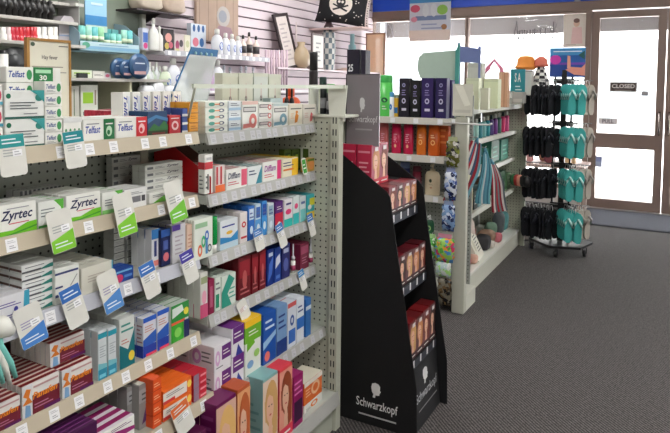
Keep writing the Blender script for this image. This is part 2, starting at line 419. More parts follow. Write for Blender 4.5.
F('AL1', 115.5, 147, 117, .05, 3, 1, 'white and red tablet box', W, [T('Telfast', .07, .36, .54, .70, (50, 70, 160)), LN(.1, .74, .5, .86, 1), R(.64, 0, 1, 1, (205, 34, 44)), El(.82, .42, .10, .25, (240, 190, 190)), El(.80, .36, .05, .12, (205, 34, 44)), R(.70, .74, .94, .8, W)])
z1 = SHELF['AL1']['z']
F('AL1', 108, 147, 110, .016, 7, 1, 'pink and red medicine box', (205, 60, 80), [R(0, .15, 1, .4, (240, 210, 210)), LN(.1, .5, .9, .8, 2, W)], top=[R(0, 0, .2, 1, (235, 190, 190)), R(.45, 0, .6, 1, (160, 30, 50))], back=.165)
F('AL1', 147.5, 168, 111, .05, 2, 1, 'dark blue box with green hills picture', (26, 64, 104), [R(0, 0, 1, .22, (40, 60, 30)), ('p', [(0, .2), (.3, .5), (.55, .35), (.8, .6), (1, .4), (1, .2)], (40, 110, 50)), ('p', [(0, .5), (.4, .72), (1, .55), (1, .7), (.4, .85), (0, .7)], (60, 120, 170)), R(.2, .05, .85, .12, (120, 40, 40))])
F('AL1', 169, 181, 115, .05, 3, 1, 'red medicine box with white emblem', (196, 34, 48), [('o', .5, .45, .3, .25, .55, (240, 200, 200)), LN(.15, .78, .85, .9, 1, W)])
F('AL1', 182, 188, 108, .05, 2, 3, 'tiny blue medicine box', (56, 80, 150), [R(0, 0, 1, .3, W)])
for i in range(6):
    F('AL1', 122+i*10.1, 131+i*10.1, 92-i*.2, .05, 1, 1, 'upright white box, %s of the six sideways-lettered' % ('first', 'second', 'third', 'fourth', 'fifth', 'last')[i], W, [T('Telfast', .2, .18, .62, .92, (40, 60, 150), 1), R(.72, .2, .86, .9, (190, 200, 220)), R(0, 0, .06, 1, (190, 190, 185))], back=.08)
# ---- B L1
F('BL1', 187-1, 203, 101, .05, 3, 3, 'orange-yellow medicine box', (232, 160, 32), [R(0, 0, .1, 1, (250, 210, 120)), LN(.2, .3, .9, .7, 2, (160, 90, 20))]) if False else None
F('AL1', 188.5, 198.5, 102, .06, 2, 3, 'orange-yellow medicine box', (232, 160, 32), [R(0, .85, 1, 1, (190, 120, 20)), LN(.2, .3, .9, .7, 2, (180, 110, 20))])
F('BL1', 205, 228, 101, .05, 3, 5, 'white box with green and orange marks', (232, 236, 226), [El(.28, .5, .14, .3, (80, 160, 140)), ('o', .7, .5, .13, .3, .5, (80, 90, 110)), R(.4, .4, .62, .6, (230, 150, 100))])
F('BL1', 228.5, 241, 101, .05, 3, 3, 'white box with pale blue band', (226, 232, 236), [R(0, .08, 1, .35, (160, 190, 215)), LN(.15, .5, .85, .85, 2, (80, 90, 110))])
ring = lambda c, c2: [R(0, .86, 1, 1, c2), T('Replens', .1, .66, .85, .8, (50, 50, 56)), ('o', .62, .30, .24, .24, .45, c), LN(.08, .08, .4, .2, 2, c), ]
def ringbox(c, c2): return [R(0, .88, 1, 1, c2), R(.06, .62, .86, .80, (70, 66, 70)), R(.10, .65, .82, .77, (210, 208, 205)), ('o', .66, .30, .25, .26, .42, c), ('p', [(.02, .05), (.5, .08), (.55, .22), (.05, .2)], c)]
F('BL1', 242, 258, 101, .05, 3, 1, 'white box with salmon-pink coil', W, ringbox((214, 120, 112), (235, 200, 190)))
F('BL1', 258.5, 272, 102, .05, 3, 3, 'white box with dark pink-edged stripe', W, [R(.05, .35, .75, .75, (80, 70, 74)), R(.1, .42, .7, .68, (215, 205, 205)), ('o', .8, .4, .15, .33, .5, (206, 120, 116))])
F('BL1', 273, 288, 103, .05, 3, 1, 'white box with slate-blue coil', W, ringbox((120, 160, 176), (200, 215, 215)))
F('BL1', 289, 302.5, 104, .05, 3, 1, 'cream box with orange running figure', (236, 230, 214), [LN(.1, .72, .9, .86, 1, (70, 70, 70)), ('p', [(.4, .1), (.6, .15), (.7, .45), (.5, .6), (.42, .4)], (226, 140, 50)), El(.55, .62, .09, .07, (226, 140, 50)), LN(.1, .3, .35, .6, 3, (230, 190, 140))])
F('BL1', 303, 316, 104, .05, 3, 1, 'cream box with pink running figure', (236, 230, 220), [LN(.1, .72, .9, .86, 1, (70, 70, 70)), ('p', [(.5, .1), (.68, .15), (.78, .45), (.6, .6), (.52, .4)], (214, 110, 110)), LN(.1, .3, .4, .6, 3, (220, 190, 180))])

# ---- A L2: green and white allergy boxes
zyr = [T('Zyrtec', .10, .40, .90, .80, (30, 36, 80)), R(.3, .36, .8, .39, (210, 80, 100)), LN(.25, .82, .8, .9, 1, (150, 150, 160)), ('p', [(0, 0), (1, 0), (1, .36), (.75, .34), (.4, .16), (0, .18)], LIME), ('p', [(0, .0), (.3, .0), (1, .17), (1, .22), (.3, .05)], (60, 150, 40))]
F('AL2', -4, 37, 203, .03, 3, 1, 'large white box, black lettering, lime wave', W, zyr)
F('AL2', -50, -6, 214, .03, 3, 1, 'white box with wide lime wave', W, zyr)
F('AL2', 38, 64, 200, .03, 4, 1, 'white box with leafy green corner', (228, 230, 226), [('p', [(.6, 1), (1, 1), (1, .35), (.88, .7)], (90, 180, 60)), LN(.1, .4, .7, .75, 3), R(0, 0, 1, .12, (60, 150, 60))])
F('AL2', 66, 101, 193, .028, 5, 1, 'wide white box, black lettering, lime wave', W, zyr)
F('AL2', 102, 123, 191, .03, 4, 1, 'white box with pale green stripe', (230, 232, 226), [('p', [(.6, 1), (1, 1), (1, .3), (.85, .75)], (90, 180, 60)), R(0, 0, 1, .2, (120, 190, 100)), LN(.12, .35, .7, .7, 3)])
F('AL2', 124, 147, 188, .03, 3, 1, 'white box with grey printed panel', (226, 226, 224), [R(.05, .3, .72, .6, (120, 120, 124)), R(.76, .3, .92, .6, (70, 70, 74)), LN(.1, .7, .8, .85, 2)])
zs = [T('Zyrtec', .55, .25, .88, .75, (50, 54, 70)), R(.05, .3, .2, .7, (110, 114, 118)), LN(.25, .3, .5, .7, 2)]
F('AL2', 112, 141, 156, .03, 1, 5, 'flat grey-white box in the rear left pile', (206, 208, 204), zs, back=.23, name='medicine_box')
F('AL2', 145, 183, 163, .03, 2, 5, 'flat white box in the rear right pile', (222, 224, 218), zs, back=.09)
F('AL2', 20, 62, 188, .032, 2, 1, 'grey-topped flat white box laid behind', (190, 192, 190), [R(.1*i, 0, .1*i+.06, 1, (86, 88, 90)) for i in range(0, 10)], back=.15)
F('AL2', 149, 182, 190, .03, 1, 1, 'small white box with leaf-green swirl', W, [('p', [(.1, 0), (.6, 0), (.9, .9), (.7, 1)], (110, 190, 60)), LN(.1, .5, .5, .8, 2)], back=.01)
# red display tray at the bay joint
S = SHELF['BL2']; y0 = 1.612
rt = empty('display_tray', (S['xf'], y0, S['z'])); tag(rt, 'red cardboard display tray with tall sloping side, second shelf', 'display tray')
redc = mat((186, 24, 30), .4); hz = .125
t = MB(); t.prism([(0, 0), (-.26, 0), (-.26, hz+.03), (-.17, hz+.03), (0, .06)], 'y', 0, .003, redc); t.build('side_panel', rt)
t = MB(); t.prism([(0, 0), (-.26, 0), (-.26, hz+.03), (-.17, hz+.03), (0, .06)], 'y', .07, .073, mat((120, 96, 84))); t.build('side_panel', rt)
MB().box(-.26, 0, .003, .07, .0, .003, redc).build('tray_floor', rt); MB().box(-.26, -.257, .003, .07, .003, hz, redc).build('back_panel', rt)
F('BL2', 204.5, 213, 154, .03, 1, 1, 'tall white box with red cap band', W, [R(0, .62, 1, .80, (200, 50, 60)), R(.2, .85, .8, .92, (190, 190, 190)), R(.3, .1, .45, .5, (60, 60, 60)), LN(.1, .1, .3, .5, 3)], back=.005, floor_z=S['z']+.0035, left=[R(0, .62, 1, .80, (200, 50, 60)), LN(.2, .1, .8, .5, 4)])
F('BL2', 215, 225, 165, .03, 6, 1, 'striped orange and red box', (222, 210, 205), [R(.1, .3, .3, .95, (190, 50, 60)), R(.5, .3, .7, .95, (190, 50, 60)), R(0, 0, 1, .28, (235, 110, 50))], top=[R(.3, 0, .6, 1, (200, 60, 60))])
F('BL2', 226, 247, 168, .025, 9, 1, 'white box with pink end and Difflam lettering', W, [R(.72, .1, 1, .9, (226, 90, 120)), T('Difflam', .08, .52, .66, .82, (30, 40, 80)), LN(.08, .2, .6, .42, 2, (210, 80, 100))], top=[R(0, 0, .8, .5, (200, 120, 130))])
F('BL2', 247.5, 262, 166, .025, 9, 1, 'white box with blue-green swirl', (226, 232, 232), [('p', [(.55, 0), (1, 0), (1, 1), (.8, .6)], (50, 140, 160)), LN(.08, .5, .6, .85, 2, (40, 60, 100))], top=[R(0, 0, 1, .5, (110, 150, 150))])
F('BL2', 262.5, 281, 161, .025, 9, 1, 'white box with hot pink end', W, [R(.78, .0, 1, 1, (226, 50, 120)), T('Difflam', .08, .5, .7, .82, (150, 60, 150)), LN(.08, .18, .6, .4, 2, (210, 80, 100))], top=[R(0, 0, .7, .5, (226, 170, 170))])
F('BL2', 282, 298, 158, .025, 9, 1, 'yellow and white lozenge box', (240, 232, 205), [R(.6, .0, 1, .95, (240, 190, 40)), LN(.06, .55, .7, .85, 2, (50, 60, 110)), R(.06, .35, .7, .45, (230, 130, 40))], top=[R(.5, 0, 1, 1, (230, 190, 60))])
for i, (x0, x1, yt) in enumerate(((284, 291, 148), (292, 299, 148), (300, 307, 147), (308, 316, 147))):
    F('BL2', x0, x1, yt+1, .03, 1, 1, '%s green herbal sachet standing at the rear' % ('first', 'second', 'third', 'rightmost')[i], (70, 90, 36), [R(.1, .1, .45, .6, (190, 150, 70)), El(.65, .6, .2, .25, (150, 170, 50)), R(.1, .75, .9, .85, (40, 60, 20))], back=.07 if i < 3 else .03, name='herbal_sachet', cat='sachet')
F('BL2', 306, 316, 158, .03, 1, 1, 'orange and tan lozenge pack', (190, 150, 70), [El(.5, .5, .3, .35, (226, 150, 80)), R(.1, .8, .9, .95, (90, 120, 30))], back=.0)

# ---- A L3
stripe = [R(0, .0, 1, .35, (70, 130, 160)), R(.35, .3, .8, .55, (40, 60, 70)), LN(.1, .6, .8, .9, 1)]
F('AL3', 22, 54, 262, .05, 3, 6, 'flat white box with dark teal edge', (226, 228, 226), [('p', [(.5, 0), (1, 0), (1, .5), (.9, .5)], (40, 130, 120)), R(0, .0, .6, .22, (90, 90, 96)), LN(.1, .5, .7, .8, 1)], back=.012, left=[R(0, .2, 1, .5, (96, 70, 64))])
F('AL3', -6, 30, 294, .03, 4, 1, 'white box with violet print and teal corner', (222, 222, 226), [('p', [(.8, 0), (1, 0), (1, 1), (.85, 1)], (60, 160, 190)), LN(.1, .55, .75, .75, 2, (90, 70, 150)), El(.6, .42, .06, .1, (60, 60, 150)), LN(.1, .12, .7, .3, 2, (90, 70, 150))])
F('AL3', -50, -8, 312, .03, 3, 1, 'plain white box with violet print', (222, 222, 226), [LN(.1, .3, .75, .75, 3, (90, 70, 150))])
F('AL3', 55, 80, 266, .03, 4, 1, 'white box with navy upper stripe', (226, 228, 222), [R(.0, .82, .95, .88, (50, 60, 110)), R(0, .2, .35, .28, (50, 60, 110)), R(.0, .45, .3, .5, (50, 60, 110)), ('p', [(.5, .3), (.9, .7), (.88, .73), (.48, .33)], (150, 150, 150))])
F('AL3', 81, 113, 264, .025, 7, 1, 'cream box with small blue corner', (214, 212, 200), [R(.85, .0, 1, .18, (50, 60, 150)), LN(.2, .4, .8, .7, 3, (180, 170, 160)), R(.96, .0, 1, 1, (90, 170, 200))])
F('AL3', 114, 134, 268, .03, 2, 1, 'low blue box with pink blossom', (30, 70, 150), [El(.25, .35, .2, .3, (200, 50, 100)), R(.1, .75, .9, .88, (120, 180, 220)), R(.5, .3, .9, .5, (90, 140, 210))])
for i, (x0, x1) in enumerate(((114, 125), (127, 138), (140, 151))):
    F('AL3', x0, x1, 226, .05, 1, 6, 'flat white box, %s rear pile' % ('left', 'middle', 'right')[i], (206, 208, 204), [R(0, .0, 1, .1, (60, 64, 66)), LN(.1, .35, .85, .8, 2, (170, 172, 172))], back=.13)
F('AL3', 151.5, 160, 229, .03, 3, 1, 'slim white toothpaste box with blue top', (222, 224, 228), [R(0, .75, 1, 1, (60, 130, 200)), R(.3, .3, .6, .7, (60, 70, 130)), R(.2, .06, .8, .2, (220, 130, 120))], back=.02, name='toothpaste_box')
F('AL3', 161, 171, 229, .03, 3, 1, 'dark navy box with pink mouth picture', (24, 34, 84), [R(.0, .8, 1, 1, (40, 90, 170)), El(.5, .25, .3, .12, (214, 110, 120)), R(.2, .45, .7, .7, (70, 90, 160))], back=.008, name='toothpaste_box')
F('AL3', 172, 186, 224, .03, 3, 1, 'pale grey box with small purple flash', (206, 206, 210), [R(0, .85, .6, 1, (90, 60, 160)), LN(.2, .2, .8, .75, 5, (170, 160, 170))], back=.0)
F('AL3', 186.5, 194, 224, .03, 3, 1, 'pale peach slim box', (226, 196, 176), [LN(.2, .2, .8, .75, 5, (200, 150, 130))], back=.0)
# ---- B L3
F('BL3', 194, 213, 218, .012, 4, 1, 'white blister card with coloured figures', (228, 234, 224), [R(.05, .78, .7, .9, (150, 190, 150)), ('o', .30, .22, .12, .15, .5, (230, 120, 80)), ('o', .48, .42, .11, .15, .5, (70, 180, 120)), ('o', .66, .55, .11, .13, .5, (60, 110, 190)), ('o', .8, .22, .11, .1, .6, (90, 90, 100)), R(.58, .1, .7, .45, (90, 150, 200))], back=-.009, name='blister_pack', cat='pack')
F('BL3', 220, 238, 219, .04, 4, 1, 'white and blue mouth-care box', (226, 232, 236), [('p', [(0, 0), (1, 0), (1, .55), (.6, .35), (0, .45)], (50, 140, 200)), R(0, .0, 1, .22, (190, 214, 226)), LN(.1, .72, .8, .86, 1, (40, 60, 150)), El(.5, .55, .18, .06, (230, 180, 60))], name='toothpaste_box')
tb = lambda c, c2: [R(0, .1, 1, .55, c), R(.15, .6, .85, .92, c2), El(.5, .3, .25, .12, (220, 235, 245)), LN(.2, .62, .8, .85, 2, (90, 100, 160))]
for i, (x0, x1, yt, base, ar) in enumerate((
    (240, 247.5, 212, (230, 222, 220), [('o', .5, .6, .3, .1, .5, (200, 40, 50)), R(.1, .15, .9, .22, (200, 40, 50))]),
    (248, 254.5, 206, (44, 110, 196), tb((44, 110, 196), (210, 226, 240))),
    (255, 261, 204, (200, 220, 236), tb((90, 160, 220), (60, 110, 190))),
    (261.5, 267, 201, (60, 140, 210), tb((60, 150, 220), (30, 80, 170))),
    (267.5, 274, 203, (206, 216, 222), tb((180, 200, 214), (150, 180, 200))),
    (275, 283, 201, (90, 40, 120), [R(0, 0, 1, .6, (204, 40, 70)), El(.5, .2, .25, .1, W), LN(.2, .7, .8, .85, 2, W)]),
    (284, 292.5, 199, (230, 226, 230), [El(.5, .55, .35, .1, (230, 60, 120)), R(0, 0, 1, .3, (50, 190, 180)), R(.2, .8, .8, .87, (70, 60, 120))]),
    (293, 299, 196, (220, 230, 230), [R(0, 0, 1, .4, (60, 190, 190)), El(.5, .65, .3, .1, (230, 80, 130))]),
    (299.5, 306, 196, (210, 220, 222), [R(.1, .0, .9, .5, (120, 200, 200)), R(.2, .7, .8, .8, (90, 110, 160))]),
    (306.5, 316, 194, (60, 180, 190), [R(0, 0, 1, .3, (236, 206, 50)), R(.3, .55, .9, .85, (230, 226, 60)), El(.3, .5, .2, .1, W)]))):
    nm = ('white toothbrush pack with red ring', 'blue toothbrush pack with pale head', 'pale blue toothbrush pack', 'bright blue toothbrush pack', 'silver-grey toothbrush pack', 'crimson and purple toothbrush pack', 'white toothbrush pack with pink oval', 'narrow aqua toothbrush pack', 'grey-aqua toothbrush pack', 'teal and yellow toothbrush pack')[i]
    F('BL3', x0, x1, yt, .03, 4, 1, nm, base, ar, name='toothbrush_pack', cat='toothbrush pack')

# ---- A L4 (pain relief)
pan = [R(0, 0, 1, .62, (112, 26, 44)), R(0, 0, .26, 1, (214, 214, 216)), ('p', [(.06, 0), (.22, 0), (.2, .35), (.08, .4)], (120, 160, 200)), ('p', [(.0, .42), (.26, .42), (.17, .62), (.22, .84), (.1, .9), (.02, .7), (.12, .6)], (214, 120, 40)), T('Panafen', .26, .48, .93, .70, (240, 140, 34)), R(.28, .84, .95, .9, (190, 150, 150)), LN(.3, .16, .8, .36, 2, (190, 120, 150)), R(.55, 0, 1, .14, (90, 20, 90))]
pt = [R(0, .0, 1, .8, (126, 26, 32)), R(0, 0, 1, .2, (230, 200, 180))]
F('AL4', -18, 21, 403, .021, 9, 1, 'maroon box with orange lettering, partly off-frame', (226, 222, 218), pan, top=pt)
F('AL4', 22, 60, 379, .021, 10, 1, 'maroon box with orange lettering, left of two low ones', (226, 222, 218), pan, top=pt)
F('AL4', 62, 93, 364, .021, 4, 1, 'maroon box with orange lettering, next to teal boxes', (226, 222, 218), pan, top=pt)
yb = ycoord(75, -1.39, .75)
F('AL4', 50, 85, 337, .021, 8, 1, 'raised maroon box with orange lettering', (226, 222, 218), pan, top=pt, back=.03, floor_z=SHELF['AL4']['z']+.083)
F('AL4', 52, 86, 370, .0205, 10, 1, 'maroon box lying under the raised ones', (126, 26, 32), pan, back=.105, top=pt) if False else None
# supports: cartons under the raised row
proto = carton('medicine_box', .135, .1, .0815, (120, 26, 36), pan)
for i, xx in enumerate((-1.46, -1.565)):
    o = proto if i == 0 else proto.copy()
    if i: COL.objects.link(o)
    o.location = (xx, ycoord(66, -1.46, .7), SHELF['AL4']['z']); tag(o, 'deep maroon box bearing the raised orange-lettered row, fourth shelf', 'box', 'maroon boxes bearing the raised row')
teal = [R(0, 0, 1, .22, (40, 140, 170)), R(0, .84, 1, .95, (40, 150, 170)), ('p', [(0, .22), (1, .22), (1, .3), (0, .35)], (120, 190, 200)), LN(.15, .45, .85, .7, 5, (160, 170, 175)), R(.1, .05, .8, .12, (120, 200, 220))]
F('AL4', 98, 107.5, 330, .03, 6, 1, 'white and teal upright box, left twin', (208, 214, 216), teal)
F('AL4', 108, 117, 327, .03, 6, 1, 'white and teal upright box, right twin', (208, 214, 216), teal)
F('AL4', 119.5, 135, 317, .03, 6, 1, 'dark teal upright box with yellow seal', (214, 218, 214), [('p', [(0, 0), (1, 0), (1, .75), (.55, .35), (0, .5)], (14, 110, 120)), El(.78, .2, .2, .1, (230, 200, 60)), LN(.1, .7, .9, .92, 2, (60, 140, 130)), LN(.1, .48, .6, .6, 2, (190, 120, 110))])
bl = [('p', [(0, .2), (1, .3), (1, .62), (0, .45)], (40, 90, 180)), R(0, 0, 1, .28, (34, 60, 160)), R(.2, .0, 1, .08, (214, 60, 90)), R(0, .88, 1, 1, (40, 90, 190)), LN(.1, .62, .8, .8, 3, (200, 140, 120))]
F('AL4', 143, 156.5, 316, .03, 6, 1, 'blue and white upright box, left twin', (216, 218, 226), bl, left=[R(0, 0, 1, .3, (34, 60, 160)), LN(.1, .35, .9, .85, 5, (170, 130, 140))])
F('AL4', 157, 169, 309, .03, 6, 1, 'blue and white upright box, right twin', (216, 218, 226), bl)
gr = [R(0, 0, .7, 1, (60, 170, 50)), R(.0, .55, 1, 1, (40, 140, 60)), ('p', [(.05, .66), (.7, .78), (.6, .95), (.05, .92)], (214, 226, 220)), R(0, .48, .75, .55, (226, 90, 60)), R(.7, 0, 1, .5, (30, 40, 90)), El(.82, .74, .14, .1, (230, 220, 70)), El(.35, .25, .2, .13, (130, 210, 90))]
F('AL4', 171, 189, 303, .03, 6, 1, 'bright green upright box with yellow seal', (206, 216, 206), gr)
# ---- B L4
F('BL4', 200, 208, 272, .03, 5, 1, 'white upright box with magenta foot', (214, 214, 206), [R(0, 0, 1, .3, (200, 80, 120)), R(.1, .75, .9, .9, (150, 160, 120)), El(.5, .45, .3, .15, (230, 160, 180))])
F('BL4', 208.5, 214.5, 279, .03, 5, 1, 'dark plum upright box', (140, 30, 70), [R(.2, .2, .7, .8, (180, 90, 120))])
F('BL4', 215, 221, 277, .03, 5, 1, 'white upright box with emerald patch', (216, 226, 216), [R(.1, .1, .7, .5, (40, 150, 110)), LN(.1, .6, .9, .9, 2)])
F('BL4', 221.5, 236, 274, .03, 5, 1, 'white and emerald wave box', (216, 226, 216), [('p', [(0, 0), (.7, 0), (.4, .4), (.9, .8), (.5, 1), (0, .5)], (40, 150, 130)), LN(.5, .2, .95, .6, 3, (90, 170, 150))])
red = [R(.1, .5, .9, .9, (150, 30, 44)), El(.5, .45, .18, .22, (190, 90, 90)), LN(.15, .08, .85, .3, 2, (190, 110, 110))]
F('BL4', 238, 251, 256, .035, 5, 1, 'deep red upright box, leftmost of three', (104, 18, 28), red)
F('BL4', 251.5, 258.5, 253, .035, 5, 1, 'deep red upright box, middle of three', (110, 20, 30), red)
F('BL4', 259, 266, 250, .035, 5, 1, 'deep red upright box, rightmost of three', (116, 20, 32), red)
F('BL4', 267, 274, 249, .035, 5, 1, 'navy blue nasal spray box', (24, 50, 130), [('p', [(.1, .1), (.7, .3), (.9, .8), (.3, .6)], (70, 110, 200)), R(.2, .8, .8, .9, (200, 210, 230))])
F('BL4', 274.5, 281, 247, .035, 5, 1, 'blue box with white flash', (34, 70, 160), [('p', [(.1, .4), (.9, .55), (.8, .8), (.2, .7)], (216, 220, 232)), R(.2, .1, .8, .2, (90, 130, 210))])
F('BL4', 281.5, 290, 244, .035, 5, 1, 'dark violet-blue nasal spray box', (40, 44, 104), [El(.5, .4, .3, .2, (90, 100, 170)), R(.2, .75, .8, .88, (180, 186, 214))])
F('BL4', 300, 309, 243, .035, 3, 1, 'maroon nasal spray box', (120, 34, 62), [R(.1, .6, .9, .9, (170, 80, 110)), LN(.2, .2, .8, .5, 3, (190, 130, 150))])

def lathe_bottle(name, prof, body, cap, zc, label_c=None, sx=1, sy=1, parent_tag=None, rz=0, loc=(0, 0, 0), capname='cap', lab_art=None):
    """bottle: body mesh child, cap child"""
    e = empty(name, loc, rz); H = prof[-1][1]
    mb = MB(); mb.lathe([p for p in prof if p[1] <= zc], mat(body, .3, 0, .03) if not isinstance(body, bpy.types.Material) else body, 16, (0, 0, 0), sx, sy)
    if label_c:
        bp = [p for p in prof if p[1] <= zc]; r = max(p[0] for p in bp)
        mb.lathe([(r*1.015, zc*.22), (r*1.015, zc*.62)], mat(label_c, .4), 16, (0, 0, 0), sx, sy)
    if lab_art:
        r = max(p[0] for p in prof)*1.02
        def P(u, v, L): 
            a = (u-.5)*1.6; return ((r*sx+E1*L)*math.cos(a), (r*sy+E1*L)*math.sin(a), zc*(.12+.62*v))
        art(mb, P, lab_art)
    b = mb.build('body', e)
    c = MB().lathe([p for p in prof if p[1] >= zc], mat(cap, .35) if not isinstance(cap, bpy.types.Material) else cap, 12, (0, 0, 0), sx, sy).build(capname, e)
    KIDS[e.name] = [b, c]; KIDS[b.name] = []; KIDS[c.name] = []
    return e
def spray(key, x, ytop, back=0, label='', r=.010):
    S = SHELF[key]; X = S['xf']-back; y = ycoord(x, X, S['z']); H = zcoord(ytop, X, y)-S['z']
    p = [(r, 0), (r, H*.42), (r*.8, H*.47), (r*.8, H*.55), (r*.35, H*.6), (r*.32, H*.97), (r*.15, H)]
    e = lathe_bottle('spray_bottle', p, W, (206, 206, 214), H*.45, loc=(X-r, y, S['z']), label_c=(170, 60, 100), capname='nozzle')
    tag(e, label, 'spray bottle')
spray('BL4', 295, 244, .0, 'white nasal spray bottle beside the dark violet-blue box')
spray('BL4', 312.5, 239, .0, 'white nasal spray bottle beside the maroon box')

def tube_item(key, x, ytop, c, capc, label, w=.018, back=0, down=True):
    S = SHELF[key]; X = S['xf']-back; y = ycoord(x, X, S['z']); H = zcoord(ytop, X, y)-S['z']
    p = [(w*.8, 0), (w*.8, H*.22), (w, H*.26), (w, H*.9), (w*.9, H)]
    e = empty('cream_tube', (X-w, y, S['z']))
    MB().lathe(p[:2], mat(capc, .3)).build('cap', e); MB().lathe(p[1:], mat(c, .25), 16).build('body', e)
    tag(e, label, 'tube')
tube_item('BL3', 216.5, 217, (20, 150, 70), W, 'shiny green rounded tube on white cap, third shelf', w=.014)

# ---- A L5 / B L5
pr = [R(0, 0, 1, .5, (90, 20, 80)), R(.1, .55, .7, .85, (226, 226, 230)), LN(.5, .15, .95, .4, 2, (190, 150, 190))]
F('AL5', 58, 98, 431, .018, 10, 1, 'dark purple tablet box', (72, 24, 72), pr, top=[R(0, 0, 1, .3, (120, 60, 120))])
F('AL5', 100, 135, 424, .035, 4, 2, 'white and magenta cough box', W, [('p', [(0, .3), (.3, 0), (1, 0), (1, .25), (.3, .6)], (150, 30, 110)), LN(.3, .6, .9, .85, 2, (100, 60, 110))], top=[R(0, 0, 1, .6, (150, 30, 100)), R(0, .6, 1, 1, (226, 220, 226))])
silv = [R(0, .6, 1, .9, (170, 170, 172)), ('p', [(.2, .1), (.9, .2), (.9, .6), (.5, .45)], (96, 60, 110)), LN(.2, .62, .8, .85, 2, (90, 90, 90))]
F('AL5', 127, 137, 386, .04, 3, 1, 'silver and plum tall box, left twin', (150, 148, 146), silv, top=[R(.1, .1, .9, .9, (226, 224, 214))], back=.06)
F('AL5', 139, 152, 383, .04, 3, 1, 'silver and plum tall box, right twin', (150, 148, 146), silv, top=[R(.1, .1, .9, .9, (226, 224, 214))], back=.03)
og = [LN(.1, .3, .8, .7, 2, (250, 190, 150)), R(0, 0, 1, .08, (190, 60, 20))]
F('AL5', 153, 162, 378, .06, 3, 4, 'orange cold relief box', (226, 84, 30), og)
F('AL5', 163, 192, 383, .022, 8, 2, 'white-faced orange box', (236, 110, 40), [R(.0, .1, .82, .82, (230, 222, 214)), R(0, .1, .4, .3, (214, 60, 60)), LN(.1, .45, .7, .7, 2, (120, 120, 120)), El(.9, .55, .08, .25, (250, 210, 90))])
F('AL5', 193.5, 207, 372, .05, 4, 4, 'red and silver cold tablet box', (200, 40, 60), [R(0, 0, .4, 1, (150, 120, 140)), R(.5, .3, .95, .6, (240, 150, 160))])
vio = [R(.45, .35, 1, .9, (100, 30, 120)), LN(.52, .5, .92, .75, 2, W), ('o', .2, .5, .14, .3, .5, (214, 170, 210)), LN(.1, .08, .5, .2, 1)]
F('BL5', 214, 231, 343, .11, 2, 2, 'white box with purple square', (228, 226, 230), vio, left=[('o', .3, .5, .18, .3, .5, (200, 150, 200)), LN(.5, .3, .9, .8, 3)])
F('BL5', 231.5, 244, 326, .09, 3, 2, 'white box with purple top corner', (228, 226, 232), [R(.1, .45, 1, 1, (100, 34, 124)), LN(.2, .6, .9, .85, 2, W), ('p', [(.3, 0), (.9, 0), (.5, .4)], (50, 60, 150))], top=[R(0, 0, 1, 1, (110, 50, 130))])
F('BL5', 245, 261, 318, .08, 3, 1, 'white and lime box with yellow lid', (226, 230, 222), [R(0, .60, 1, .88, (110, 180, 40)), R(0, .88, 1, 1, (240, 190, 30)), ('p', [(.1, .45), (.6, .55), (.5, .62), (.1, .6)], (110, 180, 40)), LN(.2, .7, .8, .82, 2, W), El(.3, .2, .2, .07, (120, 160, 200)), El(.7, .35, .18, .07, (150, 200, 100))], top=[R(0, 0, 1, 1, (236, 190, 40))], left=[R(0, .60, 1, .88, (110, 180, 40)), R(0, .88, 1, 1, (240, 190, 30)), LN(.2, .2, .8, .5, 3)])
F('BL5', 263, 276, 312, .05, 4, 1, 'deep blue box with pale lines', (28, 84, 170), [('p', [(0, .3), (1, .5), (1, .6), (0, .45)], (150, 190, 226)), LN(.15, .65, .85, .9, 2, (200, 220, 240)), El(.3, .15, .2, .1, (226, 120, 110))])
F('BL5', 276.5, 287, 305, .05, 4, 1, 'grey-blue box with dark foot', (120, 156, 200), [R(0, 0, 1, .3, (30, 60, 130)), LN(.15, .5, .85, .85, 3, (30, 60, 130))])
F('BL5', 287.5, 296, 302, .05, 4, 1, 'white box with red lid edge', (214, 220, 230), [R(0, .9, 1, 1, (206, 90, 90)), R(.1, .1, .9, .4, (60, 110, 190)), ('o', .5, .6, .25, .12, .5, (60, 90, 160))])
F('BL5', 296.5, 304, 297, .05, 4, 1, 'white box with blue waist', (220, 226, 234), [R(0, .3, 1, .55, (50, 110, 190)), LN(.15, .65, .85, .85, 2, (60, 70, 130))])
F('BL5', 305.5, 311, 298, .05, 3, 1, 'slim blue box with chrome cap', (50, 110, 180), [R(0, .7, 1, .8, (210, 220, 230))])
# ---- B L6 hair colour
def face(hair, bg, cap): return [R(0, 0, 1, .96, bg), El(.56, .62, .43, .31, hair), ('p', [(.1, .7), (.98, .66), (.94, .2), (.62, .12), (.66, .4), (.16, .42)], hair), ('p', [(.32, .16), (.66, .16), (.58, .42), (.40, .42)], SKIN), El(.46, .58, .25, .20, SKIN), ('p', [(.18, .70), (.30, .84), (.62, .86), (.78, .66), (.74, .50), (.64, .70), (.40, .76)], hair), El(.37, .61, .045, .010, (80, 56, 50)), El(.55, .61, .045, .010, (80, 56, 50)), El(.46, .49, .07, .013, (196, 80, 86)), R(0, 0, 1, .16, cap), LN(.1, .04, .8, .12, 1, W)]
F('BL6', 216, 236, 399, .07, 2, 1, 'purple hair colour box, fair-haired portrait', (110, 20, 84), face((226, 180, 110), (214, 170, 150), (110, 20, 84)), left=[LN(.1, .1, .9, .9, 7, (140, 60, 120))], name='hair_colour_box')
F('BL6', 237, 250, 386, .07, 2, 1, 'orange-brown hair colour box, auburn portrait', (190, 90, 50), face((190, 96, 50), (226, 160, 110), (226, 130, 40)), name='hair_colour_box')
F('BL6', 262.5, 277.5, 375, .10, 2, 1, 'duck-egg blue hair colour box', (130, 176, 176), face((206, 160, 100), (226, 200, 180), (130, 176, 176)), left=[LN(.1, .3, .9, .7, 4, (100, 150, 150)), R(.2, .1, .8, .2, (200, 220, 220))], name='hair_colour_box')
